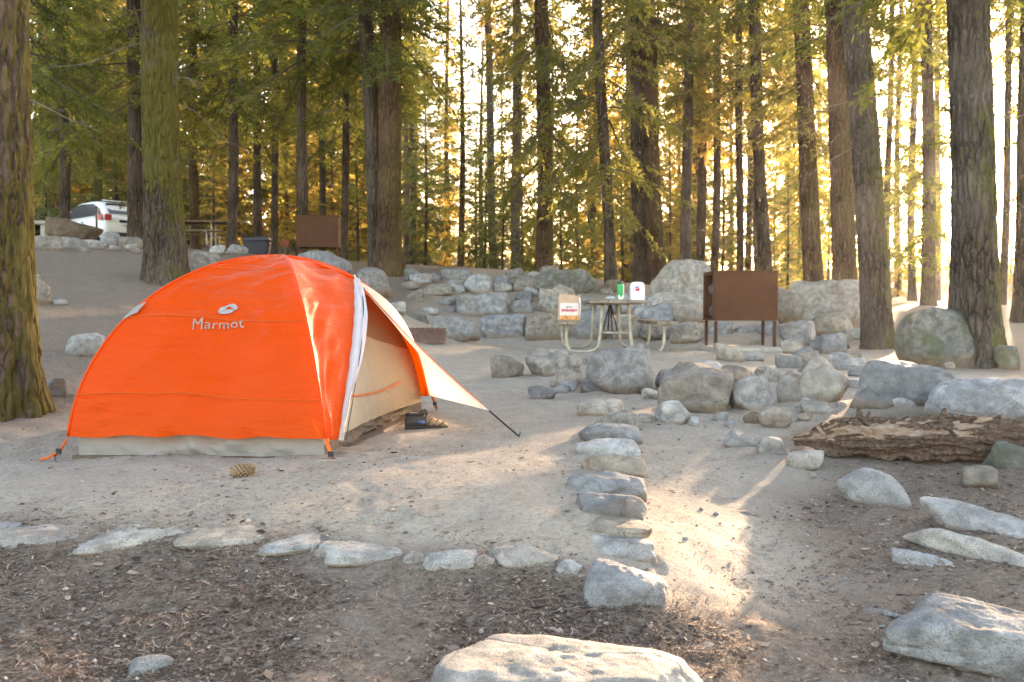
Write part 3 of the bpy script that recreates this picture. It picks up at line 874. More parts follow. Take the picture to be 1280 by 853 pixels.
def scatter_pebbles(n, seed):
    rng = np.random.RandomState(seed)
    D, F0 = ico(1)
    Vs = []; Fs = []
    spots = []
    while len(spots) < n:
        m = rng.randint(4)
        if m == 0: px, py = rng.uniform(480, 860), rng.uniform(342, 395)
        elif m == 1: px, py = rng.uniform(780, 1060), rng.uniform(425, 560)
        elif m == 2: px, py = rng.uniform(850, 1280), rng.uniform(560, 840)
        else: px, py = rng.uniform(0, 1280), rng.uniform(480, 850)
        p = ground(px, py); spots.append(p)
    for i, p in enumerate(spots):
        s = rng.uniform(.004, .011) * (1 + p.y / 6.0) * .8
        V = D * (1 + .25 * rng.normal(size=(len(D), 1)) * .6) * np.array([1, rng.uniform(.6, 1), rng.uniform(.4, .7)]) * s + np.array([p.x, p.y, p.z + s * .15])
        Vs.append(V); Fs.append(F0 + i * len(D))
    me = mesh_from('pebbles', np.concatenate(Vs), np.concatenate(Fs), M['granite_pale'])
    o = link('pebbles', me); tag(o, 'loose pale pebbles scattered over bank, sand and duff', 'pebbles', kind='stuff')
scatter_pebbles(330, 5)

# ------------------------------------------------------------------ trees
def make_crown(name, H, Rm, nb, seed, mats, base_droop=-.25, leaf=.12, dens=1.0, low_sparse=.0, shape=1.0, gap=.0, wood=True):
    """foliage of one conifer: boughs with flat drooping sprays of needle tufts, as one mesh. Origin at the lowest bough."""
    rng = np.random.RandomState(seed)
    TV = []; WV = []; WF = []
    wv = 0
    whorl = 0
    for b in range(nb):
        u = (b + rng.uniform(-.5, .5)) / nb
        u = min(max(u, 0), 1)
        if rng.uniform() < gap: continue
        z = u * H
        prof = (1 - u) ** .75 * (1 - low_sparse * math.exp(-u * 9)) + .05
        L = max(.35, Rm * prof * rng.uniform(.55, 1.12))
        az = rng.uniform(0, 2 * math.pi) if rng.uniform() < .5 else whorl
        whorl = (whorl + 2.4) % (2 * math.pi)
        pitch = base_droop + .75 * u * shape + rng.normal() * .12
        sag = (.35 - .3 * u) * rng.uniform(.6, 1.3)
        tip = .18 * rng.uniform(.2, 1.2)
        ca, sa = math.cos(az), math.sin(az)
        out = np.array([ca, sa, 0]); side = np.array([-sa, ca, 0]); up = np.array([0, 0, 1.0])
        def pt(t):
            t = np.asarray(t)[..., None]
            return np.array([0, 0, z]) + out * (L * t * math.cos(pitch)) + up * (L * (math.sin(pitch) * t - sag * t ** 2 * .7 + tip * t ** 3)) + side * (L * .12 * wob * t ** 2)
        wob = rng.normal()
        if wood:
            ts = np.linspace(0, .92, 5); C = pt(ts); rr = .011 * L * (1 - ts * .85) + .004
            ring = np.stack([C + side * rr[:, None], C + up * rr[:, None], C - side * rr[:, None]], 1)
            WV.append(ring.reshape(-1, 3))
            for i in range(4):
                for k in range(3):
                    WF.append((wv + i * 3 + k, wv + i * 3 + (k + 1) % 3, wv + (i + 1) * 3 + (k + 1) % 3, wv + (i + 1) * 3 + k))
            wv += 15
        nt = max(4, int(L * 9 * dens))
        tu = np.sort(rng.uniform(.14, 1.0, nt)) if u < .96 else np.linspace(.1, 1, nt)
        P0 = pt(tu); T = pt(tu + .02) - pt(tu - .02); T = T / np.linalg.norm(T, axis=1)[:, None]
        sg = np.where(np.arange(nt) % 2 == 0, 1.0, -1.0)
        tl = np.clip(L * .42 * (1.05 - tu) ** .75, .14, .75) * rng.uniform(.6, 1.2, nt)
        ang = rng.uniform(.6, 1.1, nt)
        sd = np.cross(T, up); sd = sd / (np.linalg.norm(sd, axis=1)[:, None] + 1e-9)
        TD = T * np.cos(ang)[:, None] + sd * (np.sin(ang) * sg)[:, None] + up * rng.normal(-.25, .16, nt)[:, None]
        TD = TD / np.linalg.norm(TD, axis=1)[:, None]
        # leaf tufts along each twig
        per = np.maximum(2, (tl / (leaf * .55)).astype(int))
        idx = np.repeat(np.arange(nt), per)
        k = np.concatenate([np.arange(p) / p for p in per]) + rng.uniform(0, .08, len(idx))
        base = P0[idx] + TD[idx] * (tl[idx] * k)[:, None] - up * (.18 * tl[idx] * k ** 2)[:, None]
        tdi = TD[idx]
        nrm = np.cross(tdi, sd[idx]); nrm /= (np.linalg.norm(nrm, axis=1)[:, None] + 1e-9)
        lat = np.cross(nrm, tdi)
        for s_ in (-1, 1):
            a2 = rng.uniform(.35, 1.0, len(idx))
            ld = tdi * np.cos(a2)[:, None] + lat * (np.sin(a2) * s_)[:, None] + nrm * rng.normal(0, .28, len(idx))[:, None]
            ll = leaf * rng.uniform(.6, 1.35, len(idx)) * (1.1 - .35 * k)
            wd = np.cross(ld, nrm + rng.normal(0, .35, nrm.shape)); wd /= (np.linalg.norm(wd, axis=1)[:, None] + 1e-9)
            ww = ll * rng.uniform(.13, .24, len(idx))
            mid = base + ld * (ll * .45)[:, None]
            TV.append(np.stack([base, mid + wd * ww[:, None], base + ld * ll[:, None], mid - wd * ww[:, None]], 1))
    Q = np.concatenate(TV); nq = len(Q)
    V = Q.reshape(-1, 3); F = np.arange(nq * 4).reshape(-1, 4)
    mi = np.zeros(nq, int)
    if wood and WV:
        W_ = np.concatenate(WV); WF_ = np.array(WF) + len(V)
        V = np.concatenate([V, W_]); F = np.concatenate([F, WF_]); mi = np.concatenate([mi, np.ones(len(WF_), int)])
    me = mesh_from(name, V, F, [M[mats], M['twig_wood']], False, mi)
    me['tris'] = len(F) * 2
    return me

CR = {}
def crowns():
    # tall forest trees (full crown, boughs from near the bottom of the mesh upward)
    for nm, mat, seed in (('dark', 'needles_dark', 1), ('mid', 'needles_mid', 2), ('gold', 'needles_sunlit', 3), ('blue', 'needles_blue', 4)):
        CR['tall_' + nm] = make_crown('crown_tall_' + nm, 18, 3.4, 150 if nm == 'dark' else 185, seed, mat, -.38, .14, .95, gap=.05)
    for nm, mat, seed in (('dark', 'needles_dark', 11), ('mid', 'needles_mid', 12), ('gold', 'needles_sunlit', 13)):
        CR['thin_' + nm] = make_crown('crown_thin_' + nm, 18, 2.7, 190, seed, mat, -.34, .15, .85, gap=.07)
    for nm, mat, seed in (('dark', 'needles_dark', 21), ('mid', 'needles_mid', 22), ('gold', 'needles_sunlit', 23), ('blue', 'needles_blue', 24)):
        CR['young_' + nm] = make_crown('crown_young_' + nm, 8, 1.9, 110, seed, mat, -.15, .12, 1.0)
crowns()

def make_trunk(name, base, diam, top_off, H, mat, detail=0, seed=0, flare=.35, tip=.15, vis=7.0, bend=0.0):
    """tapered, fluted trunk from 0.4 m under the ground up to H, leaning by top_off"""
    rng = np.random.RandomState(seed)
    n = (20, 40, 128)[detail]
    if detail == 2:
        zs = np.concatenate([np.arange(-.4, vis, .02), np.linspace(vis, H, 30)])
    elif detail == 1:
        zs = np.concatenate([np.arange(-.4, vis, .12), np.linspace(vis, H, 24)])
    else:
        zs = np.concatenate([np.linspace(-.5, 2, 8), np.linspace(2.6, H, 26)])
    a = np.linspace(0, 2 * math.pi, n, endpoint=False)
    Z, A = np.meshgrid(zs, a, indexing='ij')
    t = np.clip(Z / H, 0, 1)
    r = diam / 2 * ((1 - t) ** .8 * (1 - tip) + tip)
    fl = np.exp(-np.maximum(Z + .1, 0) / (diam * .9))
    lobes = 1 + .35 * np.sin(A * 5 + seed) * .5 + .25 * np.sin(A * 3 + seed * 2.1) + .2 * np.sin(A * 8 + seed)
    r = r * (1 + flare * fl * lobes)
    pts = np.stack([np.cos(A) * 2.2, np.sin(A) * 2.2, Z * .8], -1).reshape(-1, 3)
    r = r * (1 + .05 * fbm(pts, seed, 3).reshape(r.shape))
    if detail:
        q = np.stack([np.cos(A) * diam * 9, np.sin(A) * diam * 9, Z * (3.2 if detail == 2 else 2)], -1).reshape(-1, 3)
        f1 = 1 - np.abs(fbm(q, seed + 5, 3, .55)) * 2.6
        q2 = np.stack([np.cos(A) * diam * 26, np.sin(A) * diam * 26, Z * 11], -1).reshape(-1, 3)
        f2 = fbm(q2, seed + 9, 3)
        r = r - (np.clip(f1, 0, 1) ** 2).reshape(r.shape) * .028 * (1 if detail == 2 else .8) + f2.reshape(r.shape) * .009
    cx = top_off[0] * t + bend * np.sin(t * math.pi * 3) ; cyy = top_off[1] * t
    wx = .06 * np.sin(Z * .35 + seed); wy = .06 * np.cos(Z * .3 + seed * 1.7)
    g = np.clip(Z / 3, 0, 1)
    V = np.stack([base[0] + cx + wx * g + r * np.cos(A), base[1] + cyy + wy * g + r * np.sin(A), base[2] + Z], -1).reshape(-1, 3)
    m = len(zs)
    i = np.arange(m - 1)[:, None] * n; j = np.arange(n)[None]
    F = np.stack([i + j, i + (j + 1) % n, i + n + (j + 1) % n, i + n + j], -1).reshape(-1, 4)
    # mesh local to the base so that bark texture differs per tree
    return mesh_from(name, V - np.array(base), F, M[mat])

def dead_branches(root, base, lean, H, r, specs, mat='dead_wood'):
    """bare limbs: (height, azimuth, length, droop)"""
    for i, (h, az, L, dr) in enumerate(specs):
        rng = np.random.RandomState(int(h * 100 + az * 10))
        mb = MB()
        o = Vector((base[0] + lean[0] * h / H, base[1] + lean[1] * h / H, base[2] + h))
        d = Vector((math.cos(az), math.sin(az), 0)); sd = Vector((-d.y, d.x, 0))
        ts = [k / 7 for k in range(8)]
        wob = rng.normal(size=4) * .16
        pth = [o + d * (r * .6 + L * t) + Vector((0, 0, 1)) * (L * (dr * t + (-.16 if dr < 0 else .12) * t * t + .05 * wob[2] * 6 * math.sin(t * 7 + wob[3] * 20))) + sd * (L * (wob[0] * t + wob[1] * math.sin(t * 6) * .5)) for t in ts]
        mb.tube(pth, [.0085 * (1 - .8 * t) * (.6 + L * .4) for t in ts], 6)
        for k in range(2, 7):
            for s_ in (-1, 1):
                if rng.uniform() < .35: continue
                l2 = L * rng.uniform(.2, .5) * (1.1 - ts[k])
                e = pth[k] + (d * rng.uniform(.2, .8) + sd * s_ * rng.uniform(.4, .9) + Vector((0, 0, rng.uniform(-.7, .1)))) * l2
                mb.tube([pth[k], (pth[k] + e) / 2 + Vector((0, 0, .02)), e], [.0045, .003, .0015], 5)
        mb.build('dead_branch', M[mat], root, True)

TREES = []
def tree(label, px, Y, diam, pxtop=None, crown=None, cb=6.0, cs=(1, 1), bark_='bark_far', detail=0, H=24, group=None, name='conifer_tree', seed=None, flare=.35, dead=None, tip=.15, crz=None, more=None, bend=0.0):
    """px: photo column of the trunk foot, pxtop: its column at the top picture edge"""
    seed = seed if seed is not None else int(px * 3 + Y * 11) % 9973
    x = (px - 640) / FPX * Y
    z = tz(x, Y)
    ztop = CAMZ + (HOR / FPX) * Y
    lean = 0.0
    if pxtop is not None:
        lean = ((pxtop - px) / FPX * Y) / max(1.0, ztop - z) * H
    base = (x, Y, z); diam *= .77
    root = empty(name, base, label, 'tree', group)
    me = make_trunk('trunk', base, diam, (lean, 0), H, bark_, detail, seed, flare, tip, vis=min(H * .6, ztop - z + 1.5), bend=bend)
    o = link('trunk', me, root, False)
    for (cn, b_, s_) in ([(crown, cb, cs)] if crown else []) + (more or []):
        c = link('crown', CR[cn], root, False)
        c.location = (lean * b_ / H, 0, b_)
        hh = 18 if not cn.startswith('young') else 8
        c.rotation_euler = (0, math.atan2(lean, H), (seed * 1.37) % 6.28 if crz is None else crz)
        c.scale = (s_[0], s_[0], s_[1] if len(s_) > 1 else s_[0])
    if dead: dead_branches(root, base, (lean, 0), H, diam / 2, dead)
    TREES.append(root)
    return root

GF = 'conifers of the campsite forest'
# nearest trunks
tree('massive furrowed trunk cut by the left picture edge, moss on its sunny side', -6, 5.9, .60, 2, 'tall_dark', 9.0, (1.1, 1.0), 'bark_edge', 2, 26, GF, flare=.5, seed=3, dead=[(2.1, .5, .5, -.2)])
tree('straight moss-covered trunk behind the left part of the tent', 209, 13.0, .72, 207, 'tall_dark', 5.6, (1.0, 1.0), 'bark_mossy', 2, 27, GF, flare=.32, seed=5,
     dead=[(4.3, .3, 1.6, .1), (3.4, 3.6, 1.4, -.3), (3.0, -.6, 1.0, -.25), (4.6, 5.2, 1.3, .15), (2.6, .9, 1.1, -.3)])
tree('thick leaning trunk with fibrous bark right of the food locker', 1098, 12.7, .54, 1060, 'thin_mid', 7.0, (1.0, 1.0), 'bark_grey', 2, 25, GF, flare=.32, seed=8,
     dead=[(3.6, 2.8, 1.0, -.4), (2.9, 3.3, .8, -.5), (4.1, .2, 1.1, -.2), (3.2, 2.4, .7, -.6)])
tree('thick upright trunk with mossy base next to the sun', 1219, 10.3, .66, 1206, 'thin_dark', 4.3, (.8, 1.0), 'bark_grey', 2, 24, GF, flare=.75, seed=9,
     dead=[(2.4, 1.0, .9, -.5), (2.9, 0.1, 1.2, .1), (3.4, 3.0, .9, -.2), (2.1, -.8, .6, -.7)])
# middle trunks
tree('dark double trunk behind the tent, its straight right stem', 487, 20.0, .72, 488, 'tall_dark', 5.0, (1.05, 1.0), 'bark_red', 1, 28, GF, flare=.45, seed=12, dead=[(3.2, .2, 1.3, .3), (4.6, -.3, 1.0, -.3), (5.3, 2.9, 1.4, .1)])
tree('dark double trunk behind the tent, its slanting left stem', 473, 20.35, .52, 455, 'thin_dark', 4.8, (1.1, 1.0), 'bark_far', 1, 25, GF, flare=.4, seed=13, dead=[(3.8, 3.2, 1.5, -.1), (4.9, 3.5, 1.2, .1)])
tree('reddish trunk with drooping boughs left of the picnic table', 680, 22.0, .54, 678, 'tall_mid', 2.6, (.78, 1.25), 'bark_red', 1, 28, GF, seed=14, dead=[(2.5, 3.4, 1.2, -.3), (4.0, .3, 1.0, -.4), (3.1, -.4, .9, -.5)])
tree('slim curved trunk right behind the picnic table', 764, 20.0, .36, 747, 'thin_mid', 1.9, (.75, 1.1), 'bark_far', 1, 22, GF, seed=15, dead=[(2.2, 3.3, 1.0, -.3), (2.9, .2, .9, -.3)])
tree('dark twin trunk between table and locker, its left stem', 804, 24.5, .68, 796, 'thin_dark', 6.4, (1.0, 1.0), 'bark_far', 1, 28, GF, seed=16)
tree('dark twin trunk between table and locker, its right stem', 822, 24.0, .62, 806, 'thin_mid', 6.6, (1.0, 1.0), 'bark_red', 1, 27, GF, seed=17)
tree('straight pale trunk above the peaked boulder', 857, 27.0, .45, 856, 'thin_mid', 5.2, (.8, 1.0), 'bark_pale', 1, 27, GF, seed=18)
tree('thin brown trunk just right of the straight pale trunk', 875, 30.0, .44, 872, 'thin_gold', 5.6, (.9, 1.0), 'bark_far', 0, 26, GF, seed=19)
tree('thin trunk above the left corner of the food locker', 891, 29.0, .34, 896, 'thin_gold', 4.8, (.8, 1.0), 'bark_far', 0, 24, GF, seed=20)
tree('slender straight trunk above the middle of the food locker', 924, 26.0, .30, 923, 'thin_dark', 6.0, (.7, 1.0), 'bark_far', 0, 24, GF, seed=21)
tree('leaning trunk above the right half of the food locker', 958, 25.0, .50, 939, 'thin_mid', 5.8, (.9, 1.0), 'bark_far', 1, 26, GF, seed=22)
tree('pinkish slim trunk behind the leaning trunk over the locker', 948, 32.0, .40, 940, 'thin_gold', 6.8, (.9, 1.0), 'bark_pale', 0, 26, GF, seed=23)
tree('warm brown trunk right of the locker with gold light on it', 1018, 22.0, .62, 993, 'thin_mid', 4.0, (.85, 1.0), 'bark_red', 1, 26, GF, seed=24, dead=[(3.3, 2.7, 1.0, -.3), (4.2, .1, .8, -.3)])
tree('broad brown trunk half hidden behind the thick leaning trunk', 1058, 17.0, .62, 1036, 'thin_dark', 5.4, (.9, 1.0), 'bark_red', 1, 26, GF, seed=25, dead=[(3.9, 2.7, 1.1, -.5), (4.5, .3, .8, -.3)])
tree('sparse dark tree in the bright gap between the two thick right trunks', 1160, 22.0, .44, 1150, 'thin_dark', 1.3, (.66, .85), 'bark_far', 1, 23, GF, seed=26, dead=[(2.4, 3.0, 1.6, -.25), (3.2, 3.4, 1.5, -.2), (3.9, .1, 1.0, -.3), (1.9, 2.8, 1.2, -.3)])
tree('dim thin tree just right of the thick leaning trunk', 1122, 40.0, .40, 1118, 'thin_dark', 4.0, (.9, 1.0), 'bark_far', 0, 25, GF, seed=47)
tree('tall hazy tree high in the bright right gap', 1140, 30.0, .34, 1136, 'thin_mid', 8.2, (1.0, 1.0), 'bark_far', 0, 26, GF, seed=48)
tree('thin tree right of the mossy upright trunk, under the sun', 1252, 26.0, .30, 1256, 'thin_mid', 7.4, (.7, 1.0), 'bark_far', 0, 23, GF, seed=27)
tree('brown trunk cut by the right picture edge', 1277, 17.0, .46, 1283, 'thin_dark', 6.0, (.9, 1.0), 'bark_far', 1, 24, GF, seed=28)
# left group
tree('broad dim trunk just left of the moss-covered trunk', 173, 24.0, .60, 172, 'tall_mid', 3.6, (1.0, 1.0), 'bark_far', 1, 26, GF, seed=31)
tree('mossy yellow trunk behind the white car', 124, 40.0, .62, 122, 'tall_mid', 4.2, (1.0, 1.0), 'bark_mossy', 0, 26, GF, seed=32)
tree('dark drooping conifer between the left edge trunk and the car', 82, 26.0, .40, 84, 'tall_mid', 2.6, (.95, .95), 'bark_far', 0, 22, GF, seed=33)
tree('dark conifer at the far left whose boughs reach behind the edge trunk', 32, 20.0, .42, 30, 'tall_dark', 3.6, (.9, .95), 'bark_far', 0, 22, GF, seed=34)
tree('reddish trunk with a lit edge right of the moss-covered trunk', 247, 30.0, .44, 246, 'tall_mid', 4.4, (.9, 1.0), 'bark_red', 0, 26, GF, seed=35)
tree('shaded trunk above the dark tote, left of a close pair', 325, 33.0, .42, 322, 'tall_mid', 4.6, (1.0, 1.0), 'bark_far', 0, 25, GF, seed=36)
tree('shaded trunk right of a close pair above the dark tote', 344, 31.0, .34, 346, 'tall_dark', 5.4, (.9, 1.0), 'bark_far', 0, 24, GF, seed=37)
tree('thin lit trunk above the far brown locker', 404, 35.0, .38, 402, 'tall_mid', 6.2, (.95, 1.0), 'bark_far', 0, 25, GF, seed=38)
tree('curved trunk between the far locker and the double trunk', 430, 26.0, .30, 436, 'tall_dark', 3.4, (.9, .9), 'bark_far', 0, 20, GF, seed=39)
tree('dark low-branched conifer over the far picnic table', 290, 24.5, .36, 300, 'tall_dark', 4.4, (.95, .9), 'bark_far', 0, 22, GF, seed=40)
tree('dark conifer reaching into the top of the picture left of the double trunk', 380, 22.0, .34, 384, 'tall_mid', 4.7, (.95, .9), 'bark_far', 0, 22, GF, seed=41)
# pale far trunks in the middle
tree('tall pale far trunk in the bright middle gap', 618, 38.0, .50, 608, 'thin_gold', 10.0, (.8, 1.0), 'bark_pale', 0, 30, GF, seed=42)
tree('tall pale trunk close left of the reddish trunk', 645, 30.0, .46, 644, 'thin_mid', 7.0, (.7, 1.0), 'bark_pale', 0, 29, GF, seed=43)
tree('small orange-lit trunk in the middle of the far glade', 576, 36.0, .36, 578, 'young_blue', 3.0, (1.0, 1.1), 'bark_red', 0, 13, GF, seed=44)
tree('slim pale trunk hugging the right stem of the double trunk', 508, 42.0, .30, 510, 'thin_mid', 8.0, (.9, 1.0), 'bark_pale', 0, 26, GF, seed=45)
tree('short sunlit trunk low in the bright right gap', 1170, 34.0, .34, 1168, 'thin_gold', 8.5, (.7, 1.0), 'bark_far', 0, 24, GF, seed=46)

# fuller trees closing the glade behind
GB = 'full-crowned conifers behind the bank'
tree('full hazy conifer right of the double trunk, beyond the bank', 516, 46.0, .42, 516, 'tall_mid', 1.0, (.85, 1.1), 'bark_far', 0, 22, GB, seed=51)
tree('full golden conifer left of the tall pale far trunk', 560, 54.0, .42, 560, 'tall_gold', 1.0, (.95, 1.1), 'bark_far', 0, 23, GB, seed=52)
tree('full conifer filling the space beneath the tall pale far trunk', 602, 48.0, .40, 603, 'tall_blue', .8, (.75, .62), 'bark_far', 0, 13, GB, seed=53)
tree('full conifer right behind the tall pale trunk by the reddish one', 646, 44.0, .40, 646, 'tall_mid', 1.0, (.8, 1.0), 'bark_far', 0, 21, GB, seed=54)
tree('full golden conifer behind the slim curved trunk', 742, 46.0, .40, 742, 'tall_gold', 1.0, (.8, 1.0), 'bark_far', 0, 21, GB, seed=55)
tree('full golden conifer seen over the peaked boulder', 846, 50.0, .40, 846, 'tall_gold', 1.0, (.8, .9), 'bark_far', 0, 19, GB, seed=56)
tree('full golden conifer seen over the middle of the near locker', 912, 54.0, .40, 912, 'tall_mid', 1.0, (.8, .95), 'bark_far', 0, 20, GB, seed=57)
tree('full golden conifer seen over the right locker edge', 982, 52.0, .40, 982, 'tall_gold', 1.0, (.75, .9), 'bark_far', 0, 19, GB, seed=58)
tree('full conifer left of the slanting stem of the double trunk', 440, 48.0, .42, 440, 'tall_gold', 1.0, (.9, 1.1), 'bark_far', 0, 22, GB, seed=59)
tree('full golden conifer above the far picnic table', 270, 50.0, .42, 270, 'tall_gold', 1.0, (.95, 1.1), 'bark_far', 0, 22, GB, seed=60)

tree('dense dark conifer left of the dark twin trunk', 792, 40.0, .40, 790, 'tall_dark', 2.4, (.8, 1.0), 'bark_far', 0, 23, GB, seed=61)
tree('dense conifer rising behind the straight pale trunk', 866, 44.0, .40, 866, 'tall_mid', 2.0, (.85, 1.0), 'bark_far', 0, 23, GB, seed=62)
tree('dense dark conifer between the slender and the leaning locker trunks', 934, 40.0, .40, 934, 'tall_dark', 2.6, (.8, 1.0), 'bark_far', 0, 23, GB, seed=63)
tree('dense conifer just left of the warm brown trunk', 1000, 36.0, .40, 998, 'tall_mid', 2.2, (.75, 1.0), 'bark_far', 0, 23, GB, seed=64)
tree('dense conifer peeping out between brown and leaning trunks', 1050, 34.0, .38, 1046, 'tall_dark', 3.0, (.65, .95), 'bark_far', 0, 22, GB, seed=65)
tree('feathery conifer right of the mossy upright trunk, at the picture edge', 1290, 30.0, .36, 1288, 'thin_dark', 5.6, (1.0, 1.0), 'bark_far', 0, 23, GB, seed=66)
tree('feathery dark conifer low in the bright right gap', 1108, 33.0, .36, 1106, 'thin_dark', 1.4, (.75, 1.0), 'bark_far', 0, 22, GB, seed=67)

# young trees with boughs to the ground
GY = 'young understory conifers'
for (lb, px, Y, mat, s, h) in [
    ('young grey-green conifer left of the double trunk foot', 448, 34, 'young_mid', 1.0, 1.0),
    ('pale young conifer right of the double trunk', 532, 40, 'young_blue', 1.25, 1.2),
    ('young golden conifer above the dark tote', 372, 38, 'young_gold', 1.2, 1.1),
    ('golden sapling left of the close trunk pair', 300, 42, 'young_gold', 1.2, 1.2),
    ('young conifer just behind the reddish trunk, left side', 652, 36, 'young_mid', 1.0, 1.1),
    ('blue-green young conifer behind the slim curved trunk', 722, 33, 'young_blue', 1.0, 1.0),
    ('young conifer filling the space behind the twin trunk', 778, 36, 'young_mid', 1.1, 1.0),
    ('golden young conifer left of the peaked boulder', 836, 40, 'young_gold', 1.1, 1.1),
    ('low green bush-like conifer right behind the food locker', 984, 30, 'young_blue', .8, .55),
    ('young golden conifer between locker and brown trunk', 968, 42, 'young_gold', 1.1, 1.1),
    ('young conifer glowing low behind the thick leaning trunk', 1088, 40, 'young_gold', 1.0, .8),
    ('young dark conifer behind the moss-covered trunk', 222, 38, 'young_dark', 1.3, 1.3),
    ('young conifer left of the broad dim trunk', 148, 44, 'young_mid', 1.4, 1.2),
    ('low golden conifer behind the mossy upright trunk', 1232, 44, 'young_gold', .8, .45),
    ('young conifer at the far end of the glade, left of the pale trunk', 596, 52, 'young_gold', 1.5, 1.3),
    ('dark sapling in front of the glade left of the reddish trunk', 628, 27, 'young_dark', .55, .6),
    ('dense young conifer right above the white car', 150, 48, 'young_gold', 1.5, 1.5),
    ('bushy green conifer above the brown wedge of rock', 58, 38, 'young_mid', 1.7, 1.3),
    ('bright young conifer right of the moss-covered trunk', 262, 46, 'young_mid', 1.6, 1.5),
    ('golden bushy conifer between the close trunk pair and the far locker', 360, 50, 'young_gold', 1.8, 1.5),
    ('dark bushy conifer over the far picnic table', 284, 52, 'young_mid', 1.7, 1.5),
    ('dense green conifer left of the slanting stem', 446, 52, 'young_mid', 1.6, 1.5),
    ('broad pale conifer in the middle glade', 556, 58, 'young_blue', 1.9, 1.5),
    ('green conifer beyond the left wall block', 506, 60, 'young_mid', 1.8, 1.6),
    ('bushy conifer behind the broad dim trunk', 190, 50, 'young_mid', 1.8, 1.5),
    ('young golden conifer right of the far brown locker', 418, 44, 'young_gold', 1.3, 1.3),
    ('golden-green sapling between far table and tote', 268, 36, 'young_gold', 1.0, .8),
    ('pale green young conifer in front of the tall pale trunk', 606, 33, 'young_blue', .8, .7),
    ('green young conifer right of the reddish trunk foot', 702, 30, 'young_mid', .8, .8),
    ('young conifer behind the thin trunk over the locker corner', 902, 38, 'young_mid', 1.1, 1.1),
    ('golden young conifer behind the warm brown trunk', 1034, 46, 'young_gold', 1.2, 1.0),
    ('golden young conifer low in the bright right gap', 1140, 48, 'young_gold', 1.0, .72),
    ('golden bush-like conifer right beside the leaning trunk foot', 1122, 38, 'young_gold', .8, .6),
    ('golden conifer seen left of the mossy upright trunk', 1192, 52, 'young_gold', 1.0, .75),
    ('golden conifer between upright trunk and right edge', 1262, 50, 'young_gold', 1.0, .72),
    ('golden bush-like conifer at the right picture edge', 1288, 38, 'young_gold', .8, .6),
]:
    r_ = tree(lb, px, Y, .16 * s, px, mat, .35, (s, h), 'bark_far', 0, 8.2 * h, GY, name='young_conifer', tip=.04)

# the wood beyond: one mass
def far_wood():
    rng = np.random.RandomState(77)
    lo = make_crown('far_crown', 18, 3.6, 70, 55, 'needles_mid', -.3, .50, .42, wood=False)
    Vc = np.empty(len(lo.vertices) * 3, np.float32); lo.vertices.foreach_get('co', Vc); Vc = Vc.reshape(-1, 3)
    nq = len(Vc) // 4
    Vs = []; Fs = []; Ms = []; b = 0
    spots = []
    for _ in range(165):
        Y = rng.uniform(46, 84); px = rng.uniform(-260, 1130)
        if 1060 < px: continue
        keep = 1.0
        if px > 480: keep = .42
        if rng.uniform() > keep: continue
        spots.append((px, Y))
    for px, Y in [(1300, 58), (1340, 75), (1390, 60), (1450, 70), (1500, 55)]:
        spots.append((px, Y))
    tv, tf = [], []
    for px, Y in spots:
        x = (px - 640) / FPX * Y; z = tz(x, Y); H = rng.uniform(19, 30); a = rng.uniform(0, 6.28); s = rng.uniform(.8, 1.2)
        ca, sa = math.cos(a), math.sin(a)
        cb = rng.uniform(.3, 2.4)
        P = np.stack([(Vc[:, 0] * ca - Vc[:, 1] * sa) * s + x, (Vc[:, 0] * sa + Vc[:, 1] * ca) * s + Y, Vc[:, 2] * (H - cb) / 18 + z + cb], 1)
        Vs.append(P); Fs.append(np.arange(len(P)).reshape(-1, 4) + b); b += len(P)
        mm = 0 if rng.uniform() < .45 else 1 if rng.uniform() < .8 else 2
        Ms.append(np.full(nq, mm))
        n = 8; r0 = rng.uniform(.10, .20)
        aa = np.linspace(0, 2 * math.pi, n, endpoint=False)
        ring = lambda r, zz: np.stack([x + r * np.cos(aa), Y + r * np.sin(aa), np.full(n, zz)], 1)
        Vs.append(np.concatenate([ring(r0 * 1.2, z - .5), ring(r0, z + 1), ring(.04, z + H)]))
        f = [[b + i * n + k, b + i * n + (k + 1) % n, b + (i + 1) * n + (k + 1) % n, b + (i + 1) * n + k] for i in range(2) for k in range(n)]
        Fs.append(np.array(f)); b += 3 * n; Ms.append(np.full(len(f), 3))
    me = mesh_from('far_wood', np.concatenate(Vs), np.concatenate(Fs), [M['needles_mid'], M['needles_sunlit'], M['needles_dark'], M['bark_far']], False, np.concatenate(Ms))
    o = link('far_wood', me)
    tag(o, 'hazy mass of distant conifers closing the view behind the campsite', 'forest', kind='stuff')
far_wood()

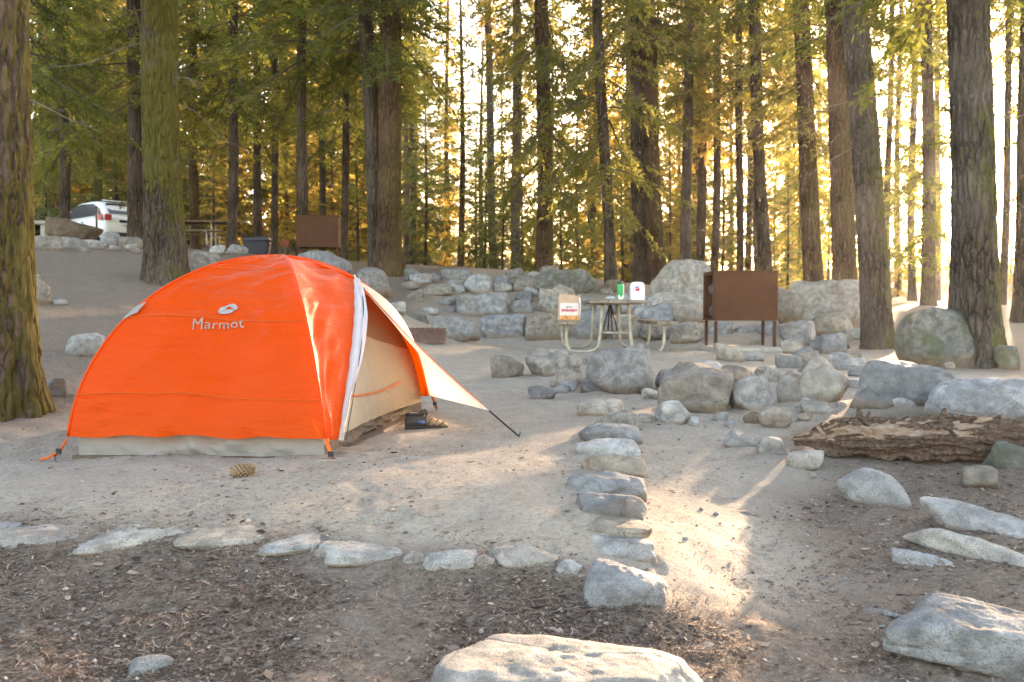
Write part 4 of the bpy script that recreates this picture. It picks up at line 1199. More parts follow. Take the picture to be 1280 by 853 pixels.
# ------------------------------------------------------------------ tent
def cloth(name, cd, ct, f=.4, gloss=.06, rough=.42, weave=900, wr=.004):
    t = NT(name); p = t.coord('Object')
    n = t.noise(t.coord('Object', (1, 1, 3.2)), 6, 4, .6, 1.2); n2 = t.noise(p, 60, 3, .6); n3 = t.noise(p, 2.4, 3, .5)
    d = t.mix(t.ramp(n, [(.3, .35), (.7, 0.0)]), cd, tuple(x * .82 for x in cd))  # shade of the folds put into the colour, darker where the bump sinks
    d = t.mix(t.ramp(n3, [(.45, 0.0), (.75, .22)]), d, tuple(min(1, x * 1.12 + .03) for x in cd))  # paler patches in the colour stand for sheen
    h = t.math('ADD', n, t.math('MULTIPLY', n2, .3)); nb = t.bump(h, .6, wr * 4)
    a = t.n('ShaderNodeBsdfDiffuse', Color=d, Normal=nb); b = t.n('ShaderNodeBsdfTranslucent', Color=ct, Normal=nb)
    g = t.n('ShaderNodeBsdfGlossy', Color=(1, 1, 1), Roughness=rough, Normal=nb)
    m1 = t.n('ShaderNodeMixShader', Fac=f); t.t.links.new(a.outputs[0], m1.inputs[1]); t.t.links.new(b.outputs[0], m1.inputs[2])
    lw = t.n('ShaderNodeLayerWeight', Blend=.5, Normal=nb).outputs['Facing']
    fz = t.math('ADD', t.math('MULTIPLY', t.math('POWER', lw, 4.0), gloss * 8), gloss * .15)
    m2 = t.n('ShaderNodeMixShader', Fac=fz); t.t.links.new(m1.outputs[0], m2.inputs[1]); t.t.links.new(g.outputs[0], m2.inputs[2])
    M[name] = t.done(m2)
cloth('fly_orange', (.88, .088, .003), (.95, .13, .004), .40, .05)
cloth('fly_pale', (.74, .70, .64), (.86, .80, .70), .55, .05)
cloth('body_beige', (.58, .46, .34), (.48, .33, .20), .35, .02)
cloth('mesh_shaded', (.36, .21, .115), (.30, .15, .07), .35, .01)  # upper door mesh, with the vestibule's shadow put into its colour
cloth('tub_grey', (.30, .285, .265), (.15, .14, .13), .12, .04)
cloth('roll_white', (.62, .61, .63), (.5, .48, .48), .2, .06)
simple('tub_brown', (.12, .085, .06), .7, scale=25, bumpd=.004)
simple('webbing_orange', (.62, .11, .015), .7, scale=90)
simple('webbing_dark', (.03, .03, .035), .7, scale=90)
simple('piping_orange', (.62, .14, .04), .6)
simple('reflective_grey', (.30, .27, .26), .4, spec=.6, var=.2, scale=60)
simple('print_grey', (.34, .23, .18), .5, var=.25, scale=90)
simple('zipper_dark', (.05, .048, .05), .5)
simple('metal_dark', (.08, .08, .085), .4, metal=.8)

TC = {'lf': Vector((-2.37, 4.66, 0)), 'rf': Vector((-.965, 4.58, 0)), 'rb': Vector((-.66, 6.82, 0)), 'lb': Vector((-2.08, 6.9, 0))}
PEAK = Vector((-1.49, 5.72, 1.135)); BROW = Vector((-1.03, 5.74, .995)); LBROW = Vector((-1.98, 5.78, .99))
GZ = .0
def pole(c, th, k=1.0):
    b = TC[c] if isinstance(c, str) else c
    u = 1 - math.cos(th)
    q = b.lerp(PEAK, u)
    if c == 'rf': q.x -= .045 * math.sin(2 * th)          # this pole bows in a little more
    q.z = PEAK.z * math.sin(th)
    if k != 1.0:
        ctr = Vector((-1.5, 5.74, 0)); q = ctr + (q - ctr) * k
    return q

def grid_mesh(fn, nu, nv):
    V = [fn(i / nu, j / nv) for j in range(nv + 1) for i in range(nu + 1)]
    F = [(j * (nu + 1) + i, j * (nu + 1) + i + 1, (j + 1) * (nu + 1) + i + 1, (j + 1) * (nu + 1) + i) for j in range(nv) for i in range(nu)]
    return V, F

TH0 = math.asin(.115 / PEAK.z)
def vn(x, y, seed):
    fx, fy = math.floor(x), math.floor(y); u, v = x - fx, y - fy
    u = u * u * (3 - 2 * u); v = v * v * (3 - 2 * v)
    def h(i, j):
        k = (i * 374761393 + j * 668265263 + seed * 1274126177) & 0xFFFFFFFF
        k = ((k ^ (k >> 13)) * 1274126177) & 0xFFFFFFFF
        return ((k ^ (k >> 16)) & 0xFFFF) / 32767.5 - 1.0
    a = h(fx, fy) * (1 - u) + h(fx + 1, fy) * u; b = h(fx, fy + 1) * (1 - u) + h(fx + 1, fy + 1) * u
    return a * (1 - v) + b * v

def fly_front(s, t):
    th = TH0 + (math.pi / 2 - TH0) * t
    a = pole('lf', th); b = pole('rf', th)
    q = a.lerp(b, s)
    n = Vector((-.06, -math.sin(max(th, .2) * .0 + 1.0), .55)).normalized()
    env = 4 * s * (1 - s)
    sag = -.035 * env * math.sin(t * math.pi)
    w = .0
    # long tension folds running across the panel, diagonal from the upper corners
    e2 = min(1, env * 2.2)
    def rid(v): return 1 - 2 * abs(v)
    w += .022 * e2 * vn(s * 1.5 + t * 2.4, t * 8.5 + s * 1.6, 3) * (.4 + .6 * t)
    w += .013 * e2 * rid(vn(s * 1.8 - t * 1.5, t * 17 - s * 3.0, 4)) * (.35 + .65 * t)
    w += .007 * e2 * rid(vn(s * 3.0 + t * 2.0, t * 34 + s * 3.0, 6)) * (.3 + .7 * t)
    w += .020 * e2 * vn(s * 4 + t * 3, t * 5 - s * 3, 5) * (1 - t)
    w += .012 * e2 * rid(vn(s * 5 - t * 7, t * 7 + s * 6, 7)) * (1 - t)
    # cross seams
    for st in (.415, .13):
        w += .006 * math.exp(-((t - st - .012 * math.sin(s * 5)) / .006) ** 2)
    w += -.006 * env * math.exp(-((t - .47) / .02) ** 2)
    if t < .02: q.z += -.006 * math.sin(s * 22) * env
    return q + n * (sag + w)

def build_tent():
    root = empty('camping_tent', (-1.5, 5.7, 0), 'orange dome tent with open vestibule pitched on the sandy pad', 'tent')
    def patch(name, fn, nu, nv, mat, par=root):
        V, F = grid_mesh(fn, nu, nv); me = mesh_from(name, V, F, M[mat]); return link(name, me, par)
    front = patch('fly_front_panel', fly_front, 90, 150, 'fly_orange')
    def side_panel(c1, edge, seed, amp=.012, n=Vector((1, 0, .4))):
        n = n.normalized()
        def fn(s, t):
            th = TH0 + (math.pi / 2 - TH0) * t
            a = pole(c1, th); b = edge(t); q = a.lerp(b, s); e = 4 * s * (1 - s)
            return q + n * (e * (amp * vn(s * 3 + t * 4, t * 5 - s * 3, seed) + amp * .7 * vn(s * 7 - t * 9, t * 11, seed + 1)) - .015 * e * math.sin(math.pi * t))
        return fn
    # front half of the right side, pulled back to the door edge
    def edge_rf(t):
        p = Vector((-.925, 4.66, .10)); q = p.lerp(BROW, t ** .92)
        q.x += .05 * math.sin(math.pi * t); q.z += .10 * math.sin(math.pi * t) * (1 - t * .3)
        return q
    patch('fly_side_panel', side_panel('rf', edge_rf, 11, .022), 36, 70, 'fly_orange')
    def edge_rb(t):
        p = Vector((-.63, 6.70, .13)); q = p.lerp(BROW, t)
        q.x += .07 * math.sin(math.pi * t); q.z += .14 * math.sin(math.pi * t)
        return q
    patch('fly_side_panel', side_panel('rb', edge_rb, 13), 30, 60, 'fly_orange')
    def edge_l(t):
        p = Vector((-2.22, 5.8, .14)); q = p.lerp(LBROW, 1 - (1 - t) ** 1.8)
        return q
    patch('fly_side_panel', side_panel('lf', edge_l, 15, n=Vector((-1, 0, .4))), 24, 50, 'fly_orange')
    patch('fly_side_panel', side_panel('lb', edge_l, 17, n=Vector((-1, 0, .4))), 24, 50, 'fly_orange')
    def fly_back(s, t):
        th = TH0 + (math.pi / 2 - TH0) * t
        return pole('lb', th).lerp(pole('rb', th), s) + Vector((0, .4, .2)) * (-.04 * 4 * s * (1 - s) * math.sin(math.pi * t))
    patch('fly_back_panel', fly_back, 24, 40, 'fly_orange')
    # stitched seams across the front panel
    for st in (.415, .13, .72):
        MB().tube([fly_front(k / 40, st + .012 * math.sin(k / 40 * 5)) + Vector((0, -.004, .003)) for k in range(41)], .0022, 5).build('seam', M['webbing_orange'], root, True)
    # pole sleeves: thin raised seams along the four poles and the brow
    for c in ('lf', 'rf', 'rb', 'lb'):
        pts = [pole(c, TH0 + (math.pi / 2 - TH0) * k / 30) + Vector((0, 0, .002)) for k in range(31)]
        MB().tube(pts, .0075, 8).build('pole_sleeve', M['fly_orange'], root, True)
    MB().tube([LBROW + Vector((0, 0, .004)), LBROW.lerp(PEAK, .5) + Vector((0, 0, .02)), PEAK + Vector((0, 0, .004)), PEAK.lerp(BROW, .5) + Vector((0, 0, .018)), BROW + Vector((0, 0, .004))], .007, 8).build('pole_sleeve', M['fly_orange'], root, True)
    # rolled-back vestibule door: a pale roll from the brow to the front corner
    pts = [edge_rf(1 - k / 24) + Vector((.012, -.004, -.004 + .004 * math.sin(k * 1.3))) for k in range(25)]
    roll = MB(); roll.tube(pts, [.010 + .020 * math.sin(math.pi * min(1, k / 24 * 1.05)) ** .7 + .003 * math.sin(k * 2.1) for k in range(25)], 12)
    roll.build('door_roll', M['roll_white'], root, True)
    flap = MB(); 
    def flapfn(s, t):
        q = edge_rf(1 - t); return q + Vector((.03 + .045 * s * math.sin(math.pi * min(1, t + .08)) , -.012 - .03 * s, .012 * math.sin(t * 17) * s))
    V, F = grid_mesh(flapfn, 6, 40); link('zipper_flap', mesh_from('zipper_flap', V, F, M['roll_white']), root)
    MB().tube([edge_rf(1 - k / 24) + Vector((.046, -.02, 0)) for k in range(25)], .0035, 6).build('zipper', M['zipper_dark'], root, True)
    # far vestibule panel stretched to its stake
    TIP = at(612, 514, 5.70); RB = Vector((-.625, 6.72, .125))
    def vest(s, t):
        # s: along the top edge from brow to tip, t: from the top edge to the rear corner
        top = BROW.lerp(TIP, s); top.z += -.035 * math.sin(math.pi * s)
        lowb = BROW.lerp(RB, s); bx = edge_rb(1 - s)
        q = top.lerp(bx, t)
        q += Vector((-.02, .0, -.05)) * (math.sin(math.pi * t) * math.sin(math.pi * min(1, s * 1.0)) )
        q.z += .006 * vn(s * 5 + t * 2, t * 5, 31) * math.sin(math.pi * t)
        return q
    v = patch('vestibule_panel', vest, 48, 24, 'fly_pale')
    # trim tapes along the vestibule edge
    def trim(o0, o1):
        def fn(s, t):
            q = BROW.lerp(TIP, t); q.z += -.035 * math.sin(math.pi * t); d = (vest(min(1, t), .12) - vest(min(1, t), 0))
            d = d.normalized() if d.length > 1e-5 else Vector((0, 1, 0))
            return q + d * (o0 + (o1 - o0) * s) * min(1, (1 - t) * 8 + .2) + Vector((.004, -.004, .003))
        return fn
    patch('edge_trim', trim(-.004, .022), 2, 40, 'fly_orange', v)
    MB().tube([(lambda q: q + Vector((.0, -.006, .006)))(vest(k / 30, .09)) for k in range(31)], .003, 6).build('zipper', M['zipper_dark'], v, True)
    # inside orange facing along the rear door edge
    def facing(s, t):
        q = edge_rb(t); q2 = pole('rb', TH0 + (math.pi / 2 - TH0) * t)
        return q.lerp(q2, .0 + .16 * s) + Vector((-.012, -.012, 0))
    patch('door_facing', facing, 4, 40, 'fly_orange')
    # inner tent body
    KI = .955
    def inner(c1, c2, z0=.0, z1=None, bow=Vector((0, 0, 0))):
        t0 = math.asin(min(.99, z0 / (PEAK.z * KI)))
        t1 = math.pi / 2 if z1 is None else math.asin(z1 / (PEAK.z * KI))
        def fn(s, t):
            th = t0 + (t1 - t0) * t
            q = pole(c1, th, KI).lerp(pole(c2, th, KI), s)
            return q + bow * (4 * s * (1 - s)) * math.cos(th)
        return fn
    for c1, c2, bow in (('lf', 'rf', Vector((0, .02, 0))), ('rf', 'rb', Vector((-.06, 0, 0))), ('rb', 'lb', Vector((0, -.02, 0))), ('lb', 'lf', Vector((.04, 0, 0)))):
        def wrk(f, amp):
            def g(s, t):
                q = f(s, t); e = 4 * s * (1 - s)
                d = (q - Vector((-1.5, 5.74, q.z))); d = d.normalized() if d.length > 1e-6 else Vector((1, 0, 0))
                return q + d * e * amp * (vn(s * 11, t * 3, 41) + .6 * vn(s * 27 + t * 3, t * 4, 42))
            return g
        tubm = 'tub_grey' if (c1, c2) != ('rf', 'rb') else 'tub_brown'
        zt = .17 if tubm == 'tub_grey' else .075
        patch('floor_tub', wrk(inner(c1, c2, .004, zt, bow), .026), 90, 14, tubm)
        wl = wrk(inner(c1, c2, zt, None, bow), .012)
        if tubm == 'tub_brown':          # door side: lower cloth, mesh above painted dark along the vestibule's slanting shadow edge
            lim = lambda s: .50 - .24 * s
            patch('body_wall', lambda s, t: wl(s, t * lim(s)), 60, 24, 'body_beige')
            patch('shaded_door_mesh', lambda s, t: wl(s, lim(s) + t * (1 - lim(s))), 60, 24, 'mesh_shaded')
        else:
            patch('body_wall', wl, 50, 40, 'body_beige')
    # orange door piping on the body wall
    w = inner('rf', 'rb', .075, None, Vector((-.06, 0, 0)))
    def onwall(s, t): return w(s, t) + Vector((.016, -.002, .006))
    pth = smooth_path([onwall(.12, .40), onwall(.13, .27), onwall(.19, .17), onwall(.30, .12), onwall(.45, .105), onwall(.62, .10), onwall(.80, .115)], 8)
    MB().tube(pth, .006, 8).build('door_piping', M['piping_orange'], root, True)
    # dark sheet under the tent, added as the shadow along its ground edge
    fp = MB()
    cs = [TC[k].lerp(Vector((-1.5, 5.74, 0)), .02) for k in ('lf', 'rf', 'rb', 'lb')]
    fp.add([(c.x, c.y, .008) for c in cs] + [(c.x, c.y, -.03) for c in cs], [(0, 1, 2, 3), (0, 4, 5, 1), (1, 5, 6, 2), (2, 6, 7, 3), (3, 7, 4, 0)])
    fp.build('tent_shadow_sheet', M['tub_brown'], root)
    # corner straps with buckles and stakes
    def strap(top, foot, wdt=.022):
        t, f = Vector(top), Vector(foot)
        d = (f - t); sd = d.cross(Vector((0, 0, 1))).normalized() * wdt / 2 if abs(d.normalized().z) < .97 else Vector((wdt / 2, 0, 0))
        b = MB(); n_ = Vector((0, -.002, .001)); mid = t.lerp(f, .55) + Vector((.004, -.008, 0))
        V = []
        for q in (t, mid, f): V += [q - sd + n_, q + sd + n_, q + sd - n_, q - sd - n_]
        b.add(V, [(0, 1, 5, 4), (4, 5, 9, 8), (2, 3, 7, 6), (6, 7, 11, 10), (1, 2, 6, 5), (5, 6, 10, 9), (3, 0, 4, 7), (7, 4, 8, 11), (0, 3, 2, 1), (8, 9, 10, 11)])
        s = b.build('corner_strap', M['webbing_orange'], root)
        MB().box(mid.lerp(f, .25) + Vector((0, -.006, 0)), (wdt * 1.35, .012, .030), bev=.003).build('buckle', M['webbing_dark'], s)
        st = MB(); st.tube([f + Vector((0, 0, .02)), f + Vector((0, .01, -.08))], .004, 6); st.tube([f + Vector((-.012, 0, .018)), f + Vector((.012, 0, .018))], .004, 6)
        st.build('stake', M['metal_dark'], s, True)
    a = fly_front(0, 0); strap(a, (-2.42, 4.63, .004)); b = fly_front(1, 0); strap(b, (-.925, 4.53, .004))
    strap(edge_rb(0) + Vector((.01, 0, .02)), (-.585, 6.78, .02)); strap(pole('lb', TH0), (-2.13, 6.97, .05))
    # second, loose strap tail at the front left corner
    MB().tube([a + Vector((-.004, -.01, -.02)), a + Vector((-.03, -.02, -.07)), Vector((-2.44, 4.60, .012)), Vector((-2.47, 4.58, .006))], .007, 6).build('strap_tail', M['webbing_orange'], root, True)
    # guyline and stake of the vestibule
    stp = ground(648, 547)
    MB().tube([TIP, TIP.lerp(stp, .5) + Vector((0, 0, .004)), stp + Vector((0, 0, .01))], .006, 6).build('guyline', M['webbing_dark'], root, True)
    MB().tube([stp + Vector((.012, .0, .035)), stp + Vector((-.02, .01, -.1))], .005, 6).build('stake', M['metal_dark'], root, True)
    MB().tube([TIP + Vector((0, .01, 0)), TIP.lerp(RB, .5) + Vector((0, 0, .012)), RB + Vector((.03, 0, 0))], .0028, 6).build('hem_cord', M['webbing_dark'], root, True)
    # grey vent patch on the left seam
    def ventp(s, t):
        q = fly_front(.015 + .05 * s * (1 - t * .4) , .40 + .055 * t + .03 * s); return q + Vector((-.012, -.012, .012))
    patch('vent_patch', ventp, 6, 6, 'tub_grey')
    # printed emblem and lettering, laid on the panel
    def onpanel(s, t):
        q = fly_front(s, t); n = (fly_front(s + .01, t) - q).cross(fly_front(s, t + .01) - q).normalized()
        if n.y > 0: n = -n
        return q + n * .007
    _grid = []
    for i in range(61):
        for j in range(81):
            q = fly_front(i / 60, .35 + .6 * j / 80); yy = q.y * CP - (q.z - CAMZ) * SP; zz = q.y * SP + (q.z - CAMZ) * CP
            _grid.append((640 + FPX * q.x / yy, 426.5 - FPX * zz / yy, i / 60, .35 + .6 * j / 80))
    def st_of(px, py):
        # panel coordinates of a photo pixel by search
        best = min(_grid, key=lambda g: (g[0] - px) ** 2 + (g[1] - py) ** 2); best = (0, best[2], best[3])
        return best[1], best[2]
    s0, t0 = st_of(242, 413); s1, t1 = st_of(309, 411); s2, t2 = st_of(275, 397)
    sx, tx = s1 - s0, t1 - t0
    sm, tm = st_of(276, 412)
    upx, upt = (s2 - sm), (t2 - tm)                     # 15 photo pixels upwards
    cu = bpy.data.curves.new('lettering', 'FONT'); cu.body = 'Marmot'; cu.size = 1.0; cu.shear = .28; cu.space_character = 1.02
    to = bpy.data.objects.new('tmp_text', cu); COL.objects.link(to)
    bpy.context.view_layer.update()
    dg = bpy.context.evaluated_depsgraph_get(); tm_ = to.evaluated_get(dg).to_mesh()
    co = np.array([v.co[:] for v in tm_.vertices]); fs = [list(p.vertices) for p in tm_.polygons]
    to.evaluated_get(dg).to_mesh_clear(); bpy.data.objects.remove(to)
    wt = co[:, 0].max() - co[:, 0].min(); ht = .72
    V = []
    for c in co:
        a_ = (c[0] - co[:, 0].min()) / wt; b_ = c[1] / ht * .92
        V.append(onpanel(s0 + sx * a_ + upx * b_, t0 + tx * a_ + upt * b_))
    link('lettering', mesh_from('lettering', V, fs, M['print_grey'], False), root)
    # emblem: slanted ring with a small notch of open cloth in it
    es, et = st_of(286, 388); e1s, e1t = st_of(297, 388); e2s, e2t = st_of(286, 380)
    V = []; F = []
    n = 28
    for k in range(n):
        q = 2 * math.pi * k / n; r = 1.0 + .12 * math.cos(2 * (q - .7)); ri = .36
        for rr, ox, oy in ((r, 0, 0), (ri * (1 + .25 * math.cos(3 * q)), .12, .22)):
            cx = rr * math.cos(q) + ox + .18 * rr * math.sin(q); c2 = rr * math.sin(q) + oy
            V.append(onpanel(es + (e1s - es) * cx + (e2s - es) * c2, et + (e1t - et) * cx + (e2t - et) * c2))
    for k in range(n):
        F.append((2 * k, 2 * ((k + 1) % n), 2 * ((k + 1) % n) + 1, 2 * k + 1))
    link('emblem', mesh_from('emblem', V, F, M['reflective_grey'], False), root)
    return root
build_tent()

# ------------------------------------------------------------------ hiking shoe at the tent door
def build_shoe():
    simple('shoe_sole', (.05, .042, .04), .8, scale=60); simple('shoe_dark', (.075, .06, .05), .8, scale=60); simple('shoe_tan', (.30, .20, .12), .8, scale=60)
    simple('shoe_blue', (.10, .14, .30), .5); simple('shoe_lining', (.55, .47, .40), .9); simple('lace_tan', (.34, .24, .17), .8, scale=200)
    c = ground(535, 536)
    root = empty('hiking_shoe', (c.x, c.y, c.z), 'dark hiking shoe with tan toe standing at the tent door', 'shoe')
    z0 = c.z - .004
    L = .285; x0 = c.x - .15
    prof = [(0, .034, .082), (.06, .038, .098), (.15, .040, .105), (.28, .040, .102), (.40, .040, .098), (.50, .043, .088), (.62, .048, .072), (.75, .050, .060), (.87, .045, .050), (.96, .030, .040), (1.0, .012, .028)]
    def loft(prof, zb, ztf, n=14, xsc=1.0):
        V = []; F = []
        for (u, hw, h) in prof:
            for k in range(n):
                q = 2 * math.pi * k / n; cq, sq = math.cos(q), math.sin(q)
                V.append((x0 + L * u, c.y + hw * xsc * math.copysign(abs(cq) ** .7, cq), z0 + zb + (ztf(h) - zb) * (.5 + .5 * math.copysign(abs(sq) ** .8, sq))))
        m = len(prof)
        for i in range(m - 1):
            for k in range(n): F.append((i * n + k, i * n + (k + 1) % n, (i + 1) * n + (k + 1) % n, (i + 1) * n + k))
        F.append(tuple(range(n - 1, -1, -1))); F.append(tuple((m - 1) * n + k for k in range(n)))
        return MB().add(V, F)
    loft(prof[:7], .02, lambda h: h).build('upper', M['shoe_dark'], root, True)
    loft(prof[5:], .02, lambda h: h + .002, xsc=1.02).build('toe_cap', M['shoe_tan'], root, True)
    sole = loft(prof, 0, lambda h: .030, xsc=1.10).build('sole', M['shoe_sole'], root, True)
    for k in range(9): MB().box((x0 + L * (.06 + .1 * k), c.y - .047, z0 + .006), (.018, .012, .012), bev=.002).build('tread_lug', M['shoe_sole'], sole)
    MB().tube(smooth_path([(x0 + L * .02, c.y, z0 + .10), (x0 + L * .12, c.y - .036, z0 + .104), (x0 + L * .33, c.y - .036, z0 + .106), (x0 + L * .42, c.y, z0 + .112), (x0 + L * .33, c.y + .036, z0 + .106), (x0 + L * .12, c.y + .036, z0 + .104), (x0 + L * .02, c.y, z0 + .10)], 5), .010, 8).build('collar', M['shoe_sole'], root, True)
    MB().box((x0 + L * .20, c.y, z0 + .108), (.06, .05, .006), bev=.002).build('lining', M['shoe_lining'], root)
    MB().box((x0 + L * .44, c.y, z0 + .112), (.05, .045, .045), ry=.5, bev=.012).build('tongue', M['shoe_dark'], root, True)
    MB().box((x0 + L * .38, c.y - .044, z0 + .052), (.055, .010, .024), bev=.004).build('side_badge', M['shoe_blue'], root, True)
    for k in range(4):
        xx = x0 + L * (.44 + .07 * k); zz = z0 + .108 - .010 * k
        MB().tube([(xx, c.y - .04, zz - .018), (xx + .008, c.y, zz + .004), (xx, c.y + .04, zz - .018)], .0035, 6).build('lace', M['lace_tan'], root, True)
    for k in range(3):
        xx = x0 + L * (.52 + .14 * k)
        MB().tube([(xx, c.y - .05, z0 + .03), (xx + .02, c.y - .045, z0 + .06 - .008 * k), (xx + .035, c.y - .02, z0 + .082 - .011 * k)], .004, 6).build('overlay_strip', M['shoe_dark'], root, True)
build_shoe()

# ------------------------------------------------------------------ pine cone on the pad
def build_cone():
    simple('cone_brown', (.36, .25, .16), .9, scale=80)
    c = ground(301, 596)
    mb = MB(); rng = random.Random(4); L = .112
    for i in range(120):
        u = i / 119; a = i * 2.399
        r = .034 * math.sin(math.pi * (.12 + .80 * u)) ** .7
        ax = Vector((-L / 2 + L * u, 0, 0)); d = Vector((.25, math.cos(a), math.sin(a))).normalized(); s = Vector((0, -math.sin(a), math.cos(a)))
        p0 = ax + d * r * .45; p1 = ax + d * (r + .004 * rng.random()) + Vector((.006, 0, 0)); w = .0085
        mb.add([p0 - s * w * .5, p0 + s * w * .5, p1 + s * w, p1 + Vector((.006, 0, 0)), p1 - s * w, p1 - d * .004], [(0, 1, 2, 3, 4), (0, 4, 5), (1, 0, 5), (2, 1, 5), (3, 2, 5), (4, 3, 5)])
    core = MB().lathe([(.003, -.05), (.018, -.035), (.022, 0), (.016, .035), (.002, .052)], (0, 0, 0), 12)
    mb.add([(v[2], v[0], v[1]) for v in core.v], core.f)
    o = mb.build('pine_cone', M['cone_brown']); o.location = (c.x, c.y, c.z + .027); o.rotation_euler = (0, R(-4), R(8))
    tag(o, 'brown pine cone lying on the sand in front of the tent', 'pine cone')
build_cone()

# ------------------------------------------------------------------ fallen log
def build_log():
    def skin(nm, attr):
        t = NT(nm); p = t.coord('Object', (.22, 1, 1)); q = t.coord('Object')
        n = t.noise(p, 34, 6, .7, .4); f = t.noise(q, 60, 5, .7); g = t.noise(q, 14, 4, .6)
        bk = t.ramp(f, [(.3, (.045, .030, .022)), (.55, (.12, .08, .058)), (.75, (.26, .19, .15))])
        bk = t.mix(t.ramp(g, [(.55, 0.0), (.7, .7)]), bk, (.20, .13, .10))
        wd = t.mix(t.ramp(g, [(.4, 0.0), (.6, .8)]), t.ramp(n, [(.3, (.18, .105, .07)), (.7, (.40, .27, .19))]), t.ramp(n, [(.3, (.22, .17, .135)), (.7, (.44, .355, .285))]))
        if attr:
            a_ = t.n('ShaderNodeAttribute'); a_.attribute_name = 'bare'
            k = t.math('ADD', a_.outputs['Fac'], t.math('MULTIPLY', t.math('SUBTRACT', f, .5), 1.1))
            col = t.mix(t.ramp(k, [(.40, 0.0), (.60, 1.0)]), bk, wd)
        else: col = bk if nm == 'log_chip' else wd
        M[nm] = t.done(t.pbsdf(col, .9, t.bump(t.math('ADD', n, f), .9, .012), spec=.15))
    skin('log_skin', True); skin('log_chip', False); skin('log_bare', False)
    a = ground(996, 568); b = ground(1420, 586)
    a.z += .085; b.z += .11
    root = empty('fallen_log', (a.x, a.y, a.z - .12), 'fallen barky log with torn left end lying across the right side', 'log')
    n, m = 150, 260
    ax = (b - a); Ln = ax.length; ax.normalize(); sd = Vector((0, 0, 1)).cross(ax).normalized(); up = ax.cross(sd)
    U, A = np.meshgrid(np.linspace(-.02, 1, m), np.linspace(0, 2 * math.pi, n, endpoint=False), indexing='ij')
    P = np.stack([np.cos(A) * 1.1, np.sin(A) * 1.1, U * Ln * 1.6], -1).reshape(-1, 3)
    r = .092 + .012 * U
    r = r + (fbm(P * 2.2, 3, 4) * .030).reshape(r.shape)
    plates = fbm(np.stack([np.cos(A) * 2.2, np.sin(A) * 2.2, U * Ln * 4], -1).reshape(-1, 3) * 1.7, 8, 3).reshape(r.shape)
    r = r + .016 * ss(.0, .14, plates) + .012 * ss(.22, .36, plates)
    fine = fbm(np.stack([np.cos(A) * 6, np.sin(A) * 6, U * Ln * 9], -1).reshape(-1, 3) * 1.8, 12, 4).reshape(r.shape)
    r = r + fine * .014 * (1 + .6 * (U < .6))
    end = ss(.0, .16, U + .05 * fbm(P * 3, 21, 3).reshape(r.shape))
    r = r * (.30 + .70 * end)
    r = np.where(U < -.012, r * .2, r)
    C = np.array(a)[None, None] + np.array(ax) * (U * Ln)[..., None]
    V = C + np.array(sd) * (r * np.cos(A))[..., None] + np.array(up) * (r * np.sin(A))[..., None]
    V[..., 2] += (np.sin(U * 5) * .012)
    i = np.arange(m - 1)[:, None] * n; j = np.arange(n)[None]
    F = np.stack([i + j, i + (j + 1) % n, i + n + (j + 1) % n, i + n + j], -1).reshape(-1, 4)
    o = link('trunk', mesh_from('trunk', V.reshape(-1, 3), F, M['log_skin'], True), root)
    # where the bark has come away the pale wood shows
    bare = ss(.10, -.10, plates + fine * .35 - .05) * ss(.0, .5, np.sin(A)) * ss(.70, .5, U) + ss(-.16, -.34, plates + fine * .3) * ss(-.2, .3, np.sin(A))
    at_ = o.data.attributes.new('bare', 'FLOAT', 'POINT'); at_.data.foreach_set('value', np.clip(bare, 0, 1).astype(np.float32).ravel())
    rng = np.random.RandomState(5)
    # curled plates of bark along the torn part
    for k in range(46):
        u = rng.uniform(.05, .75); q = rng.uniform(-.3, 2.6)
        p = a + ax * (u * Ln) + (sd * math.cos(q) + up * math.sin(q)) * (.125 * (.5 + .5 * min(1, u / .12)))
        s = rng.uniform(.015, .05)
        V_, F_ = rock_shape(s * 2.2, s * rng.uniform(.5, 1), s * .5, 100 + k, 'block', 3)
        c = link('bark_plate', mesh_from('bark_plate', V_, F_, M['log_chip' if rng.uniform() < .7 else 'log_bare']), root)
        c.location = p; c.rotation_euler = tuple(rng.uniform(-.8, .8, 3))
    for k, (u, q, l) in enumerate([(.22, 1.5, .09), (.24, 1.2, .06), (.47, 1.6, .08), (.50, 1.3, .05)]):
        p = a + ax * (u * Ln) + (sd * math.cos(q) + up * math.sin(q)) * .10
        d = (sd * math.cos(q) + up * math.sin(q) + ax * (-.3 + .2 * k)).normalized()
        MB().tube([p, p + d * l * .5, p + d * l + Vector((.01, 0, .005))], [.028, .022, .008], 8).build('branch_stub', M['log_chip'], root, True)
build_log()

# ------------------------------------------------------------------ picnic table (built once, copied for the far one)
def wood(name, a, b):
    t = NT(name); p = t.coord('Object', (1, .07, 1)); n = t.noise(p, 40, 6, .65, .5); m = t.noise(t.coord('Object'), 4, 4, .6)
    c = t.mix(t.ramp(m, [(.4, 0.0), (.7, .5)]), t.ramp(n, [(.3, a), (.7, b)]), tuple(x * .7 for x in a))
    M[name] = t.done(t.pbsdf(c, .85, t.bump(n, .6, .004), spec=.25))
wood('weathered_wood', (.18, .15, .115), (.36, .31, .25))
wood('far_wood_brown', (.13, .085, .055), (.24, .165, .11))
simple('galvanised', (.40, .37, .32), .5, metal=.55, var=.15, scale=9)
simple('dark_steel', (.06, .055, .055), .5, metal=.4)

